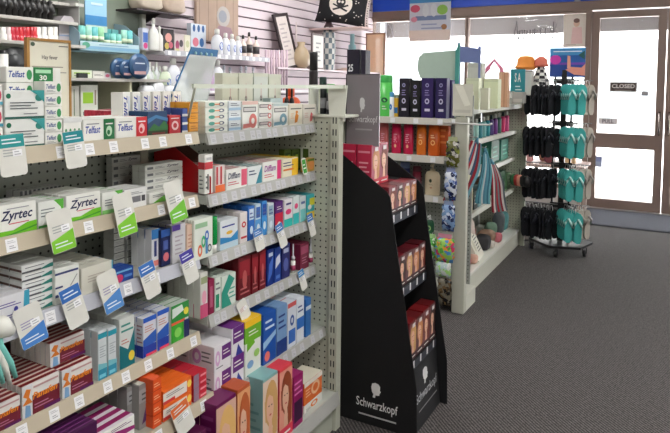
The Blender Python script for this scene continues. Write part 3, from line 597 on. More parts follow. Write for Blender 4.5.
F('BL6', 279, 292, 366, .07, 3, 1, 'coral red hair colour box', (222, 66, 74), face((150, 70, 40), (226, 150, 130), (222, 60, 84)), left=[LN(.1, .3, .9, .7, 4, (240, 130, 130))], name='hair_colour_box')
F('BL6', 293, 303, 374, .06, 3, 1, 'dark magenta hair colour box', (150, 24, 96), [R(.1, .1, .9, .5, (60, 24, 60)), LN(.1, .6, .9, .9, 3, (226, 120, 180))], name='hair_colour_box')
zc6 = SHELF['BL6']['z']
F('BL6', 304, 322, 399, .11, 1, 1, 'white carton with orange logo', (222, 220, 212), [('o', .55, .5, .2, .35, .55, (226, 120, 50)), LN(.1, .15, .4, .5, 2)], back=.02)
ztop_ = LAST[0]
F('BL6', 304, 322, 377, .10, 1, 1, 'orange dressing carton on the white one', (226, 110, 44), [('o', .62, .5, .24, .3, .6, (240, 190, 150)), R(0, .8, 1, 1, (236, 226, 214)), LN(.08, .3, .35, .7, 3, (250, 200, 160))], top=[R(0, 0, 1, 1, (226, 220, 200))], floor_z=ztop_+.0005, back=.02)
F('AL6', 190, 207, 433, .07, 3, 1, 'dark plum hair colour box', (84, 20, 62), [LN(.1, .2, .9, .9, 6, (120, 50, 100))], name='hair_colour_box', floor_z=.1505)

# ------------------------------------------------------------------ shelf talkers (hang from the price rails)
def talker(px, ptop, pbot, w, tilt, artl, label, X=-1.338, base=(224, 223, 216)):
    w = w*1.1
    y = ycoord(px, X, 1.0)
    # refine with height
    zt = zcoord(ptop, X, y); y = ycoord(px, X, zt); zt = zcoord(ptop, X, y); zb = zcoord(pbot, X, y); h = zt-zb
    mb = MB(); m = mat(base, .4); w2 = w/2; c = .006
    mb.prism([(-w2+c, -h), (w2-c, -h), (w2, -h+c), (w2, -c), (w2-c, 0), (-w2+c, 0), (-w2, -c), (-w2, -h+c)], 'x', -.0006, .0006, m)
    art(mb, lambda u, v, L: (.0006+E1*L, (u-.5)*w, (v-1)*h), artl)
    o = mb.build('shelf_talker', None, (X, y, zt)); w_ = 0; o.rotation_euler = (tilt*.85, math.radians(-6), math.radians(-8))
    tag(o, label, 'shelf talker')
def ta(topc, botc, ptxt=(110, 120, 120)):
    r = []
    if topc: r += [R(.02, .68, .98, .99, topc), LN(.15, .75, .85, .92, 2, (230, 240, 245))]
    if botc: r += [('p', [(.02, .01), (.98, .01), (.98, .48), (.02, .30)], botc), LN(.15, .1, .85, .26, 2, (230, 240, 245))]
    return r+[LN(.15, .46, .7, .66, 3, tuple(int(v*.5+110) for v in ptxt)), R(.5, .46, .85, .62, (246, 246, 248)), LN(.56, .48, .8, .6, 2, (170, 170, 176))]
talker(10, 134, 176, .056, .06, ta((30, 150, 150), None), 'teal-topped white talker at the far left, top shelf rail')
talker(72, 131, 168, .052, .10, ta((20, 140, 150), None), 'teal-topped white talker below the circle-marked boxes')
talker(57, 210, 252, .058, .16, ta(None, (130, 205, 50)), 'white and lime talker on the second rail, left one')
talker(121, 193, 236, .056, .16, ta(None, (130, 205, 50)), 'white and lime talker on the second rail, middle one')
talker(171, 181, 223, .060, .22, ta(None, (120, 200, 60)), 'white and lime talker before the small white pile')
talker(25, 306, 347, .060, .25, ta(None, (70, 130, 205), (90, 70, 150)), 'white talker with violet print and blue foot, left')
talker(68, 287, 329, .052, .28, ta((50, 110, 190), None), 'blue-headed white talker on the third rail, left one')
talker(105, 272, 313, .054, .25, ta(None, (80, 140, 210), (90, 70, 150)), 'white talker with violet print and blue foot, right')
talker(145, 263, 299, .050, .28, ta((50, 110, 190), None), 'blue-headed white talker below the navy toothpaste box')
talker(185, 251, 284, .050, .28, ta((70, 60, 160), None), 'violet-headed white talker at the joint of the bays')
talker(178, 404, 436, .060, .35, ta((226, 110, 50), None), 'orange-headed white talker below the orange boxes', X=-1.275)
talker(257, 229, 251, .044, .2, ta((70, 130, 200), None), 'small white talker under the blue toothbrush packs')
talker(278, 224, 249, .040, .35, ta((60, 120, 190), None), 'small white talker under the crimson toothbrush pack')
talker(309, 214, 237, .036, .25, ta((60, 120, 190), None), 'small white talker under the teal and yellow pack')
talker(300, 270, 291, .036, .3, ta((50, 130, 190), None), 'small white talker on the fourth rail, right bay')
talker(240, 301, 322, .044, .45, ta(None, None, (190, 90, 100)), 'small white talker with red print, fourth rail')
talker(303, 158, 175, .026, .15, [R(.1, .1, .9, .9, (60, 150, 50)), LN(.2, .3, .8, .7, 2, W)], 'small green ticket beside the lozenge box', X=-1.345)
talker(105+194, 159, 160.5, .01, 0, [], 'x x x x', X=-1.345) if False else None

# white and aqua fingers at the lower left
gl = empty('massage_glove', (-1.315, .955, .90)); tag(gl, 'white and aqua soft rubber glove dangling at far left', 'glove')
m1 = mat((226, 226, 218), .6); m2 = mat((120, 200, 190), .6)
yy = ycoord(2, -1.30, .86)
gl.location = (-1.30, yy, zcoord(322, -1.30, yy))
MB().tube([(0, -.03, .0), (0, .0, -.012), (0, .025, -.03)], [.02, .026, .012], m1, 10).build('palm', gl)
for i, (dy, L, mm) in enumerate(((-.012, .10, m1), (.0, .12, m2), (.010, .13, m1), (.019, .12, m2))):
    MB().tube([(0, -.045+i*.012, -.02), (.004, -.03+dy*1.2, -.05), (.002, -.012+dy*1.6, -.10), (0, .002+dy*1.6, -L-.02)], [.009, .009, .008, .005], mm, 8).build('finger', gl)
MB().tube([(0, -.04, .01), (-.03, -.05, .03)], .003, m1).build('loop', gl)

# gold-framed notice on the top shelf
z0 = SHELF['AL1']['z']
X = -1.475; ya = ycoord(26, X, 1.5); yb_ = ycoord(70, X, 1.5); zt = zcoord(39, X, (ya+yb_)/2)
nf = empty('framed_notice', (X, (ya+yb_)/2, z0)); tag(nf, 'cream notice in thin gold frame standing on the top shelf', 'notice')
w = yb_-ya; h = zt-z0; g = mat((176, 132, 74), .35, .4)
m = MB()
for b in ((-w/2, -w/2+.008, 0, h), (w/2-.005, w/2, 0, h), (-w/2+.008, w/2-.005, 0, .006), (-w/2+.008, w/2-.005, h-.007, h)): m.box(-.006, .006, b[0], b[1], b[2], b[3], g)
m.build('frame', nf)
m = MB(); m.box(-.004, .002, -w/2+.008, w/2-.005, .006, h-.007, mat((222, 218, 200), .5))
art(m, lambda u, v, L: (.002+E1*L, (u-.5)*w, v*h), [T('Hay fever', .34, .79, .70, .84, (90, 84, 80)), LN(.12, .66, .9, .74, 3, (150, 146, 136)), El(.14, .94, .05, .02, (70, 90, 70)), LN(.72, .92, .94, .95, 1, (120, 116, 110))])
m.build('card', nf)

# leaning clear header with blue frame at the bay joint
lh = empty('clear_display_header', (-1.40, 1.60, z0)); tag(lh, 'clear plastic display header with blue edge leaning at bay joint', 'display header')
bm_ = mat((50, 110, 160), .4); X = -1.45
def pp(px, py): y = ycoord(px, X, 1.55); return (X+1.40, y-1.60, zcoord(py, X, y)-z0)
A, B_, C_, D = pp(192, 47), pp(218, 50), pp(207, 104), pp(168, 104)
cp = MB(); q = [A, B_, C_, D]
cp.add([(p[0], p[1], p[2]) for p in q]+[(p[0]-.002, p[1], p[2]) for p in q], [(0, 1, 2, 3), (7, 6, 5, 4), (0, 4, 5, 1), (1, 5, 6, 2), (2, 6, 7, 3), (3, 7, 4, 0)], clear((220, 230, 226), .38, .2)); cp.build('clear_panel', lh)
A2 = tuple(A[i]+(D[i]-A[i])*.13 for i in range(3)); B2 = tuple(B_[i]+(C_[i]-B_[i])*.13 for i in range(3))
b = MB(); b.add([(p[0]+k, p[1], p[2]) for k in (.002, -.004) for p in (A, B_, B2, A2)], [(0, 1, 2, 3), (7, 6, 5, 4), (0, 4, 5, 1), (1, 5, 6, 2), (2, 6, 7, 3), (3, 7, 4, 0)], bm_)
b.tube([A, D], .003, bm_); b.build('blue_edge', lh)
for i in range(4):
    t_ = .2+.2*i; c = [A[k]+(B_[k]-A[k])*t_+(D[k]-A[k])*.1 for k in range(3)]
    MB().tube([(c[0]+.002, c[1], c[2]), (c[0]+.004, c[1], c[2])], .006, mat((150, 190, 200), .4)).build('stud', lh)
# pale cartons and dark bottles behind the top rail
def back_box(x0, x1, ytop, back, c, ar, label, key='BL1', d=.04):
    F(key, x0, x1, ytop, d, 1, 1, label, c, ar, back=back)
wm = [('o', .5, .5, .08, .06, .4, (80, 90, 90)), R(.48, .5, .52, .8, (190, 150, 140)), R(0, .93, 1, 1, (206, 208, 190))]
back_box(222, 238, 73, .20, (206, 206, 186), wm, 'tall cream carton, left of four')
back_box(238.5, 253, 73, .20, (206, 206, 190), wm, 'tall cream carton, second of four')
back_box(253.5, 268, 73, .20, (200, 206, 196), wm, 'tall cream carton, third of four')
back_box(268.5, 281, 74, .20, (204, 206, 186), wm, 'tall cream carton, last of four')
back_box(270, 283, 98, .16, (170, 190, 190), [LN(.1, .3, .9, .7, 2)], 'pale blue-grey low carton')
def bottle_on(key, x, ytop, back, r, c, cap, label, kind='bottle', labc=None, zc=.7, z=None):
    S = SHELF[key]; X = S['xf']-back; zz = S['z'] if z is None else z; y = ycoord(x, X, zz+.1); H = zcoord(ytop, X, y)-zz
    p = [(r*.95, 0), (r, H*.03), (r, H*.55), (r*.8, H*.64), (r*.4, H*zc), (r*.42, H*(zc+.02)), (r*.4, H*.97), (r*.3, H)]
    e = lathe_bottle('bottle', p, c, cap, H*zc, labc, loc=(X-r, y, zz)); tag(e, label, kind); return e
bottle_on('BL1', 289, 87, .17, .012, (30, 30, 34), BLK, 'small black bottle with rounded shoulders, left of pair')
bottle_on('BL1', 294, 87, .17, .012, (30, 30, 34), BLK, 'small black bottle with rounded shoulders, right of pair')
bottle_on('BL1', 299, 86, .165, .046, (222, 84, 30), (222, 84, 30), 'squat orange bottle behind the top rail')

bottle_on('BL1', 304, 78, .10, .004, (30, 30, 34), BLK, 'thin black applicator standing by dark bottle') if False else None

# items on the top tray and other side of the wing
for i, (x, yt, r, c, cap, lab) in enumerate(((313.5, 52, .02, (36, 30, 34), BLK, 'tall dark bottle at the left end of the tray'), (323, 77, .018, (30, 36, 40), (30, 60, 56), 'black bottle with dark green cap on the tray'), (331, 84, .020, (44, 44, 50), (120, 190, 110), 'dark bottle with green cap on the tray'))):
    z = 1.3745; Y = 2.355; H = zcoord(yt, xcoord(x, Y, z), Y)-z
    p = [(r*.95, 0), (r, H*.03), (r, H*.66), (r*.9, H*.7), (r*.9, H*.98), (r*.8, H)]
    e = lathe_bottle('bottle', p, c, cap, H*.7, (170, 170, 176), loc=(xcoord(x, Y, z+.1), Y, z)); tag(e, lab, 'bottle')

# ================================================================== black cardboard hair-colour stand
SX, SY = -1.34, 2.36
st = empty('display_stand', (SX, SY+.2, 0)); tag(st, 'black cardboard floor stand with sloping sides and white logo', 'display stand')
prof = [(-1.34, 0), (-1.34, 1.235), (-1.295, 1.203), (-1.063, 1.046), (-1.045, 1.02), (-1.024, .875), (-.981, .627), (-.911, .21), (-.905, 0)]
card = mat((9, 10, 13), .75, 0, .1, 20)
def sp(mb, name, parent=st):
    mb.v = [(x-SX, y-(SY+.2), z) for x, y, z in mb.v]; return mb.build(name, parent)
YN, YFR = 2.405, 2.745
sd = MB(); sd.prism(prof, 'y', YN, YN+.006, card)
sl1 = sp(sd, 'side_panel')
lo = MB()
def P(u, v, L): return (-1.195+u*.2, YN-E1*L, -.008+v*.2)
lw = (232, 232, 232)
art(lo, P, [T('Schwarzkopf', .0, .36, 1.0, .62, lw)])
# head silhouette in profile
head = [(.40, .68), (.46, .68), (.47, .74), (.56, .75), (.57, .80), (.60, .84), (.575, .87), (.58, .95), (.54, 1.0), (.46, 1.02), (.385, .99), (.365, .90), (.385, .80), (.42, .76)]
art(lo, P, [('p', head, lw)])
art(lo, lambda u, v, L: P(u, v, L), [('l', .06, .20, .97, .30, 1, (190, 190, 190)), ])
sp(lo, 'printed_logo', None) if False else None
lo.v = [(x-SX, y-(SY+.2), z) for x, y, z in lo.v]; lo.build('printed_logo', sl1)
sd = MB(); sd.prism([(x+(.02 if x > -1.3 else 0), z) for x, z in prof], 'y', YFR, YFR+.006, card); sp(sd, 'side_panel')
sp(MB().box(-1.34, -1.334, YN+.006, YFR, 0, 1.235, card), 'back_panel')
TI = [(1.060, -1.135), (.945, -1.050), (.630, -1.000), (.318, -.945)]
for i, (zt, xf) in enumerate(TI):
    t = MB(); t.box(-1.333, xf, YN+.006, YFR, zt-.012, zt-.0005, card)
    t.box(xf-.004, xf, YN+.006, YFR, zt-.05, zt-.012, mat((40, 44, 56), .5)); tr_ = sp(t, 'shelf_tray')
    for k in range(4):
        y = YN+.045+k*.083; q = MB(); q.box(xf+.0004, xf+.0012, y, y+.013, zt-.04, zt-.008, tagm)
        q.v = [(a-SX, b-(SY+.2), c) for a, b, c in q.v]; q.build('price_label', tr_)
fr = MB(); fr.prism([(-.95, .0), (-.92, .0), (-.945, .27), (-.96, .27)], 'y', YN+.006, YFR, mat((20, 21, 25), .6))
ff = sp(fr, 'front_panel')
q = MB()
def P(u, v, L): return (-.9205-.022*v+.001+E1*L, 2.46+u*.26, .03+v*.2)
art(q, P, [T('Schwarzkopf', .0, .36, 1.0, .62, (180, 182, 186)), ('p', head, (210, 210, 210)), LN(.06, .2, .95, .28, 1, (140, 140, 140))])
q.v = [(a-SX, b-(SY+.2), c) for a, b, c in q.v]; q.build('printed_logo', ff)
# header card
hx0, hx1 = xcoord(346, 2.43, 1.35), xcoord(379.5, 2.43, 1.35); hz1 = zcoord(74, (hx0+hx1)/2, 2.43)
hc = MB(); hc.box(hx0, hx1, 2.427, 2.433, 1.236, hz1, mat((150, 142, 148), .3, .35, .3, 5))
hw = hx1-hx0; hh = hz1-1.236
art(hc, lambda u, v, L: (hx0+u*hw, 2.427-E1*L, 1.236+v*hh), [T('Schwarzkopf', .1, .30, .95, .42, (226, 224, 226)), ('p', [(.5+(a-.48)*.7, .47+(b-.68)*.6) for a, b in head], (216, 214, 216)), LN(.3, .2, .8, .26, 1, (180, 176, 180)), R(0, 0, .03, 1, (50, 46, 50)), R(0, .985, 1, 1, (90, 86, 90))])
sp(hc, 'header_card')
# hair colour boxes on the stand
def hairbox(d, w, h, c, hair, cap):
    return carton('hair_colour_box', w, d, h, c, face(hair, tuple(int(v*.6+60) for v in c), cap)+[R(.3, .84, .7, .94, (214, 206, 206))], left=[R(.1, .08, .9, .12, (240, 150, 160)), LN(.15, .3, .85, .62, 3, (240, 170, 180)), R(.1, .8, .9, .85, (240, 150, 170)), R(.0, .0, .03, 1, (120, 14, 30)), R(.1, .2, .3, .24, W)])
vals = [('upper', 0, .185, (200, 36, 76), 2, 2), ('second', 1, .118, (120, 20, 36), 4, 1), ('third', 2, .140, (90, 16, 26), 4, 1), ('lowest', 3, .170, (110, 20, 24), 4, 1)]
hairs = [(196, 130, 80), (120, 50, 36), (60, 36, 30), (206, 160, 100)]
for nm, ti, h, c, n, nd in vals:
    zt, xf = TI[ti]; wid = (YFR-YN-.014)/n if ti else .088; d = .075
    for i in range(n):
        first = hairbox(d-.003, wid-.003, h-random.uniform(0, .006), c if i % 2 == 0 else tuple(int(v*.8) for v in c), hairs[(i+ti) % 4], (196, 40, 60) if ti == 0 else (60, 12, 20))
        pos = ('nearest', 'second nearest', 'third nearest', 'farthest')[i] if n == 4 else ('nearest', 'middle', 'farthest')[i]
        first.location = (xf-.006, YN+.010+wid*(i+.5), zt)
        tag(first, f'{pos} portrait hair colour box, front row of stand, {nm} tier', 'box', 'hair colour boxes on the black stand')
        KIDS[first.name] = []
        for k in range(1, nd+(1 if ti == 1 else 0)):
            o = first.copy(); COL.objects.link(o); o.location.x = xf-.006-k*d
            tag(o, f'{pos} portrait hair colour box, rear row of stand, {nm} tier', 'box', 'hair colour boxes on the black stand')

# black box with 25 and its companion, standing on the end wing tray's far side
def freebox(name, Y, z, x0, x1, ytop, d, c, fr_, lab, cat='box', ex=()):
    """carton facing the camera (-Y)"""
    a = xcoord(x0, Y, z); b = xcoord(x1, Y, z); H = zcoord(ytop, (a+b)/2, Y)-z
    mb = MB(); mb.bev(-(b-a)/2, (b-a)/2, 0, d, 0, H, mat(c, .35), min(.002, d/6))
    art(mb, lambda u, v, L: ((u-.5)*(b-a), -E1*L*2, v*H), fr_)
    art(mb, lambda u, v, L: ((b-a)/2+E1*L*2, u*d, v*H), ex)
    o = mb.build(name, None, ((a+b)/2, Y, z)); tag(o, lab, cat); return o

# ================================================================== END-CAP of second gondola (faces camera)
EY, EB = 3.90, 4.17
ec = empty('end_cap_shelving', (-1.7, EB, 0)); tag(ec, 'grey end-of-aisle shelving with shampoo bottles facing the camera', 'shelving unit')
def ep(mb, name, parent=ec, off=(-1.7, EB)):
    mb.v = [(x-off[0], y-off[1], z) for x, y, z in mb.v]; return mb.build(name, parent)
ep(MB().box(-2.15, -1.20, EB, EB+.012, 0, 1.44, pegboard((150, 154, 148), axis='X')), 'back_panel')
ep(MB().bev(-1.243, -1.160, EY, EY+.05, 0, 1.30, mat((190, 190, 176), .45), .004), 'upright')
ep(MB().bev(-1.243, -1.160, EY+.05, EB+.01, 0, .12, mat((208, 208, 196), .45), .004), 'foot')
ep(MB().bev(-2.20, -2.15, EY, EB+.01, 0, 1.44, steel, .004), 'upright')
for zz, xr, dd in ((1.255, -1.265, .27), (1.000, -1.31, .27), (.722, -1.31, .2), (.44, -1.31, .25), (.10, -1.25, .27)):
    s = MB(); s.box(-2.15, xr, EB-dd, EB, zz+.006, zz+.030, mat((196, 196, 186), .4)); so = ep(s, 'shelf')
    r = MB(); r.bev(-2.15, xr, EB-dd-.008, EB-dd, zz-.012, zz+.034, mat((214, 210, 200), .4), .002); ro = ep(r, 'price_rail', so)
    for k in range(5):
        q = MB(); xx = xr-.06-k*.17; q.box(xx-.035, xx, EB-dd-.0095, EB-dd-.0085, zz-.006, zz+.028, tagm); ep(q, 'price_label', so)
def eb(x, ytop, zs, r, sy, body, cap, lab, zc=.8, art_=None, Y=None, pump=False, capr=.9):
    Y = Y or EY+.07; X_ = xcoord(x, Y, zs+.1); H = zcoord(ytop, X_, Y)-zs
    if pump: p = [(r*.96, 0), (r, H*.03), (r, H*.62), (r*.8, H*.74), (r*.35, H*.78), (r*.35, H*.84), (r*.13, H*.85), (r*.13, H*.95), (r*.25, H*.96), (r*.22, H)]
    else: p = [(r*.9, 0), (r*.97, H*.03), (r, H*.3), (r*.9, H*zc), (r*capr, H*(zc+.005)), (r*capr, H*.97), (r*capr*.8, H)]
    e = lathe_bottle('shampoo_bottle', p, body, cap, H*(.78 if pump else zc), None, sx=sy, sy=1, loc=(X_, Y, zs), rz=-PI/2, capname='pump_head' if pump else 'cap')
    if art_:
        mb = MB()
        def P(u, v, L): a = (u-.5)*1.5; return ((r*1.02*sy+E1*L)*math.cos(a), (r*1.02+E1*L)*math.sin(a), H*(.1+.6*v))
        art(mb, P, art_); mb.build('printed_label', e)
    if pump: MB().tube([(0, 0, H*.97), (.03, .0, H*.975), (.04, 0, H*.95)], .006, mat(cap, .35)).build('nozzle', e)
    tag(e, lab, 'bottle'); return e
z2 = 1.0305
ea = [LN(.25, .35, .75, .8, 5, (236, 170, 190)), El(.5, .2, .15, .08, (236, 190, 150))]
eo = [('o', .5, .42, .25, .12, .6, (250, 190, 120)), LN(.25, .6, .75, .8, 2, (250, 200, 150))]
for x, w_, c, ar, lab in ((384, .036, (196, 96, 96), ea, 'dusty pink shampoo bottle at left end of bottle shelf'), (396.5, .037, (196, 24, 74), ea, 'crimson conditioner bottle, left of the pair'), (408.5, .037, (190, 22, 70), ea, 'crimson conditioner bottle, right of the pair'), (421.5, .036, (214, 110, 30), eo, 'slim amber shampoo bottle'), (434, .042, (206, 92, 26), eo, 'wide burnt-orange shampoo bottle')):
    eb(x, 118.5, z2, w_, .6, c, tuple(int(v*.8) for v in c), lab, .86, ar)
orange = freebox('refill_pack', EY+.09, z2, 438, 448, 120, .05, (196, 82, 26), [LN(.2, .3, .8, .8, 3, (230, 140, 70))], 'burnt-orange refill pack at right end of bottle shelf', 'pack')
# top: dark purple hair boxes
zt = 1.2855
for i, (x0, x1, yt, c) in enumerate(((398.5, 408.5, 78, (24, 20, 34)), (410, 419.5, 80, (20, 22, 22)), (421, 432.5, 78, (46, 28, 92)), (435, 446, 78, (40, 28, 84)))):
    ar = [T('hairspray', .35, .15, .7, .85, (180, 176, 200), 1)] if False else [LN(.3, .12, .75, .3, 1, (214, 210, 226)), ('o', .5, .42, .2, .07, .5, (200, 196, 220)), LN(.3, .55, .7, .72, 3, (150, 140, 190)), ('o', .5, .82, .16, .05, .5, (160, 156, 200))]
    freebox('styling_box', EY+.03, zt, x0, x1, yt, .07, c, ar, ('black styling box with pale vertical print, leftmost', 'black styling box with grey lid, second from left', 'violet styling box, third from left', 'violet styling box, rightmost of the four')[i])
freebox('styling_box', EY+.12, zt, 440, 451, 80, .07, (52, 36, 96), [LN(.2, .2, .8, .8, 4, (120, 110, 170))], 'violet styling box tucked behind the rightmost one')
eb(386, 75, zt, .055, .55, (90, 200, 90), (60, 180, 80), 'lime green lotion bottle on end-cap top', .82, [El(.5, .5, .3, .1, (30, 90, 60)), LN(.3, .1, .7, .3, 2, W)], Y=EY+.06)
eb(391.5, 92, zt, .022, .6, (226, 230, 236), (70, 150, 200), 'small white bottle with blue cap on end-cap top', .8, [El(.5, .5, .3, .2, (60, 120, 190))], Y=EY+.05)
freebox('lotion_box', EY+.05, zt, 393.5, 398, 98, .05, (226, 180, 50), [R(.1, .2, .9, .5, (40, 110, 170))], 'small yellow and blue box on end-cap top')
eb(432.5, 164, .7525, .055, .55, (222, 204, 172), (226, 212, 184), 'beige pump lotion bottle on lower end-cap shelf', .8, [El(.45, .62, .12, .10, (60, 70, 50)), El(.5, .25, .1, .05, (200, 150, 120)), LN(.3, .38, .7, .46, 2, (150, 140, 120))], Y=EB-.15, pump=True)
eb(430, 215, .4705, .03, .6, (30, 90, 60), (226, 226, 226), 'dark green pump bottle on low end-cap shelf', .8, [El(.5, .5, .3, .2, (150, 190, 120))], Y=EB-.18, pump=True)
eb(405, 162, .7525, .04, .6, (50, 60, 120), (120, 140, 190), 'blue bottle half hidden by the black stand', .8, None, Y=EB-.12)
eb(417, 166, .7525, .035, .6, (120, 30, 50), (90, 24, 40), 'maroon bottle half hidden by the black stand', .8, None, Y=EB-.12)
# hanging packs on the clip strip
def patchwork(cols):
    m = bpy.data.materials.new('printed_film'); m.use_nodes = True; nt = m.node_tree; b = nt.nodes['Principled BSDF']; b.inputs['Roughness'].default_value = .25
    tc = nt.nodes.new('ShaderNodeTexCoord'); vo = nt.nodes.new('ShaderNodeTexVoronoi'); vo.inputs['Scale'].default_value = 38
    nz = nt.nodes.new('ShaderNodeTexNoise'); nz.inputs['Scale'].default_value = 22; nz.inputs['Detail'].default_value = 4
    ad = nt.nodes.new('ShaderNodeMixRGB'); ad.inputs[0].default_value = .5
    sp = nt.nodes.new('ShaderNodeSeparateColor'); rp = nt.nodes.new('ShaderNodeValToRGB'); rp.color_ramp.interpolation = 'CONSTANT'
    nt.links.new(tc.outputs['Object'], vo.inputs['Vector']); nt.links.new(tc.outputs['Object'], nz.inputs['Vector'])
    nt.links.new(vo.outputs['Color'], ad.inputs[1]); nt.links.new(nz.outputs['Color'], ad.inputs[2]); nt.links.new(ad.outputs[0], sp.inputs[0]); nt.links.new(sp.outputs[0], rp.inputs[0])
    n = len(cols)
    for i, c in enumerate(cols):
        p = .28+.44*i/n
        e = rp.color_ramp.elements[i] if i < 2 else rp.color_ramp.elements.new(p)
        e.position = p; e.color = (*srgb(c), 1)
    rp.color_ramp.elements[0].position = 0
    nt.links.new(rp.outputs[0], b.inputs['Base Color']); return m
def bagpack(x0, x1, yt, ybt, c, blobs, lab, Y=EY-.03, name='hanging_pack'):
    zc_ = 1.0; xa = xcoord(x0, Y, zc_); xb = xcoord(x1, Y, zc_); zt_ = zcoord(yt, (xa+xb)/2, Y); zb_ = zcoord(ybt, (xa+xb)/2, Y)
    w = xb-xa; h = zt_-zb_
    e = empty(name, ((xa+xb)/2, Y, zt_))
    mb = MB(); n = 7; vs = []; rows = 9
    for j in range(rows):
        for k in range(n*2):
            a = 2*PI*k/(n*2); fl = math.sin(PI*min(1, max(0, j/(rows-1))))**.5 if 0 < j < rows-1 else .12
            rr = 1+.12*math.sin(j*2.3+k*1.7)
            vs.append((math.cos(a)*w/2*(.9+.1*fl)*rr, math.sin(a)*.028*fl*rr, -h*j/(rows-1)))
    N = n*2
    fs = [(j*N+k, j*N+(k+1) % N, (j+1)*N+(k+1) % N, (j+1)*N+k) for j in range(rows-1) for k in range(N)]
    fs += [list(range(N))[::-1], [(rows-1)*N+k for k in range(N)]]
    mb.add(vs, fs, patchwork([c]+list(blobs)), True)
    mb.build('pouch', e)
    hd = MB(); hd.box(-w*.35, w*.35, -.001, .001, -.005, .028, mat(tuple(min(255, int(v*.5+110)) for v in c), .4)); hd.build('header_card', e)
    hk = MB(); hk.tube([(0, 0, .02), (0, .0, .034), (0, .03, .036), (0, .06, .036)], .002, mat((200, 200, 200), .3, .8)); hk.build('hook', e)
    tag(e, lab, 'pack')
bagpack(446, 459, 141, 167, (120, 130, 50), [(40, 40, 44), (190, 186, 180), (90, 90, 40)], 'olive and black hair accessory pack, topmost on the post', Y=EY-.035)
bagpack(445, 457, 172, 200, (60, 80, 150), [(150, 170, 210), (36, 44, 80), (206, 210, 220)], 'blue patterned tissue pack, upper one on the strip', Y=EY-.03)
bagpack(443, 456, 205, 231, (70, 100, 160), [(190, 200, 220), (40, 50, 90), (120, 150, 190)], 'blue patterned tissue pack, lower one on the strip', Y=EY-.03)
bagpack(437, 456, 238, 262, (200, 60, 100), [(90, 170, 70), (226, 150, 60), (80, 140, 200), (150, 200, 90)], 'pink and green sweets bag hanging on the strip', Y=EY-.03)
bagpack(438, 453, 262, 277, (150, 200, 110), [(206, 210, 206), (170, 190, 190)], 'pale green bag hanging below the sweets', Y=EY-.03)
bagpack(440, 454, 278, 306, (60, 48, 36), [(96, 76, 50), (30, 28, 26), (110, 104, 90)], 'dark brown bag hanging lowest on the strip', Y=EY-.03)
bagpack(430, 438, 238, 258, (110, 200, 60), [(210, 226, 200), (70, 160, 60)], 'bright green sachet beside the sweets bag', Y=EY+.02)
# steel hook arm and clip strip
MBa = MB(); MBa.tube([(0, .03, .0), (0, 0, 0), (.30, -.02, .0), (.32, -.02, .01)], .006, mat((214, 214, 210), .3, .6), 8)
o = MBa.build('hook_arm', ec, (xcoord(444, EY-.03, 1.22)+1.7, EY-.03-EB, zcoord(123, -1.3, EY-.03)))
sg = freebox('sign_holder', EY-.012, 1.31, 453, 472, 84, .004, (206, 204, 190), [R(.1, .1, .9, .2, (190, 188, 176)), ('p', [(.1, .95), (.5, .95), (.9, .35), (.6, .3)], (226, 224, 210))], 'cream plastic sign holder fixed at the post top', 'sign holder')
sg.rotation_euler.z = .25
ep(MB().box(-1.215, -1.185, EY+.02, EY+.035, 1.30, 1.315, steel), 'sign_clip')

# ================================================================== SECOND GONDOLA, aisle side
g2 = empty('gondola_shelving', (-1.62, 5.0, 0)); tag(g2, 'second steel shelving unit with white base running to the doors', 'shelving unit')
def g2p(mb, name, parent=g2):
    mb.v = [(x+1.62, y-5.0, z) for x, y, z in mb.v]; return mb.build(name, parent)
g2p(MB().box(-1.64, -1.625, 4.19, 5.92, 0, 1.36, pegboard((150, 156, 150))), 'back_panel')
g2p(MB().box(-1.62, -1.225, 5.92, 5.935, 0, 1.425, pegboard((196, 198, 180), axis='X')), 'end_panel')
g2p(MB().box(-1.225, -1.190, 5.905, 5.945, 0, 1.425, steel), 'upright')
cream = mat((206, 206, 192), .45)
b = MB(); b.bev(-1.62, -1.24, 4.19, 5.918, 0, .135, cream, .003); g2p(b, 'base')
g2p(MB().bev(-1.62, -1.232, 4.19, 5.918, .136, .158, mat((222, 222, 214), .4), .003), 'base_deck')
g2p(MB().bev(-1.235, -1.224, 4.185, 4.21, .0, 1.30, steel, .002), 'corner_post')
for zz, xf in ((1.318, -1.245), (1.075, -1.285), (.82, -1.30), (.52, -1.30)):
    so = g2p(MB().box(-1.62, xf, 4.2, 5.918, zz, zz+.02, mat((196, 196, 186), .4)), 'shelf')
    g2p(MB().bev(xf, xf+.008, 4.2, 5.915, zz-.012, zz+.026, mat((214, 214, 204), .4), .002), 'price_rail', so)
# wire basket on top
wb_ = MB(); wm_ = mat((226, 226, 220), .35, .2)
for zq in (1.345, 1.40, 1.46):
    wb_.tube([(-1.25, 4.25, zq), (-1.25, 5.6, zq)], .006, wm_, 6); wb_.tube([(-1.6, 4.25, zq), (-1.25, 4.25, zq)], .006, wm_, 6); wb_.tube([(-1.6, 4.25, zq), (-1.6, 5.6, zq)], .006, wm_, 6)
for k in range(23): wb_.tube([(-1.25, 4.25+k*.0614, 1.345), (-1.25, 4.25+k*.0614, 1.46)], .006, wm_, 6)
for k in range(7): wb_.tube([(-1.6+k*.058, 4.25, 1.345), (-1.6+k*.058, 4.25, 1.46)], .006, wm_, 6)
o = wb_.build('wire_basket'); tag(o, 'white wire basket along the top of the second shelving unit', 'basket')
zz = 1.3385
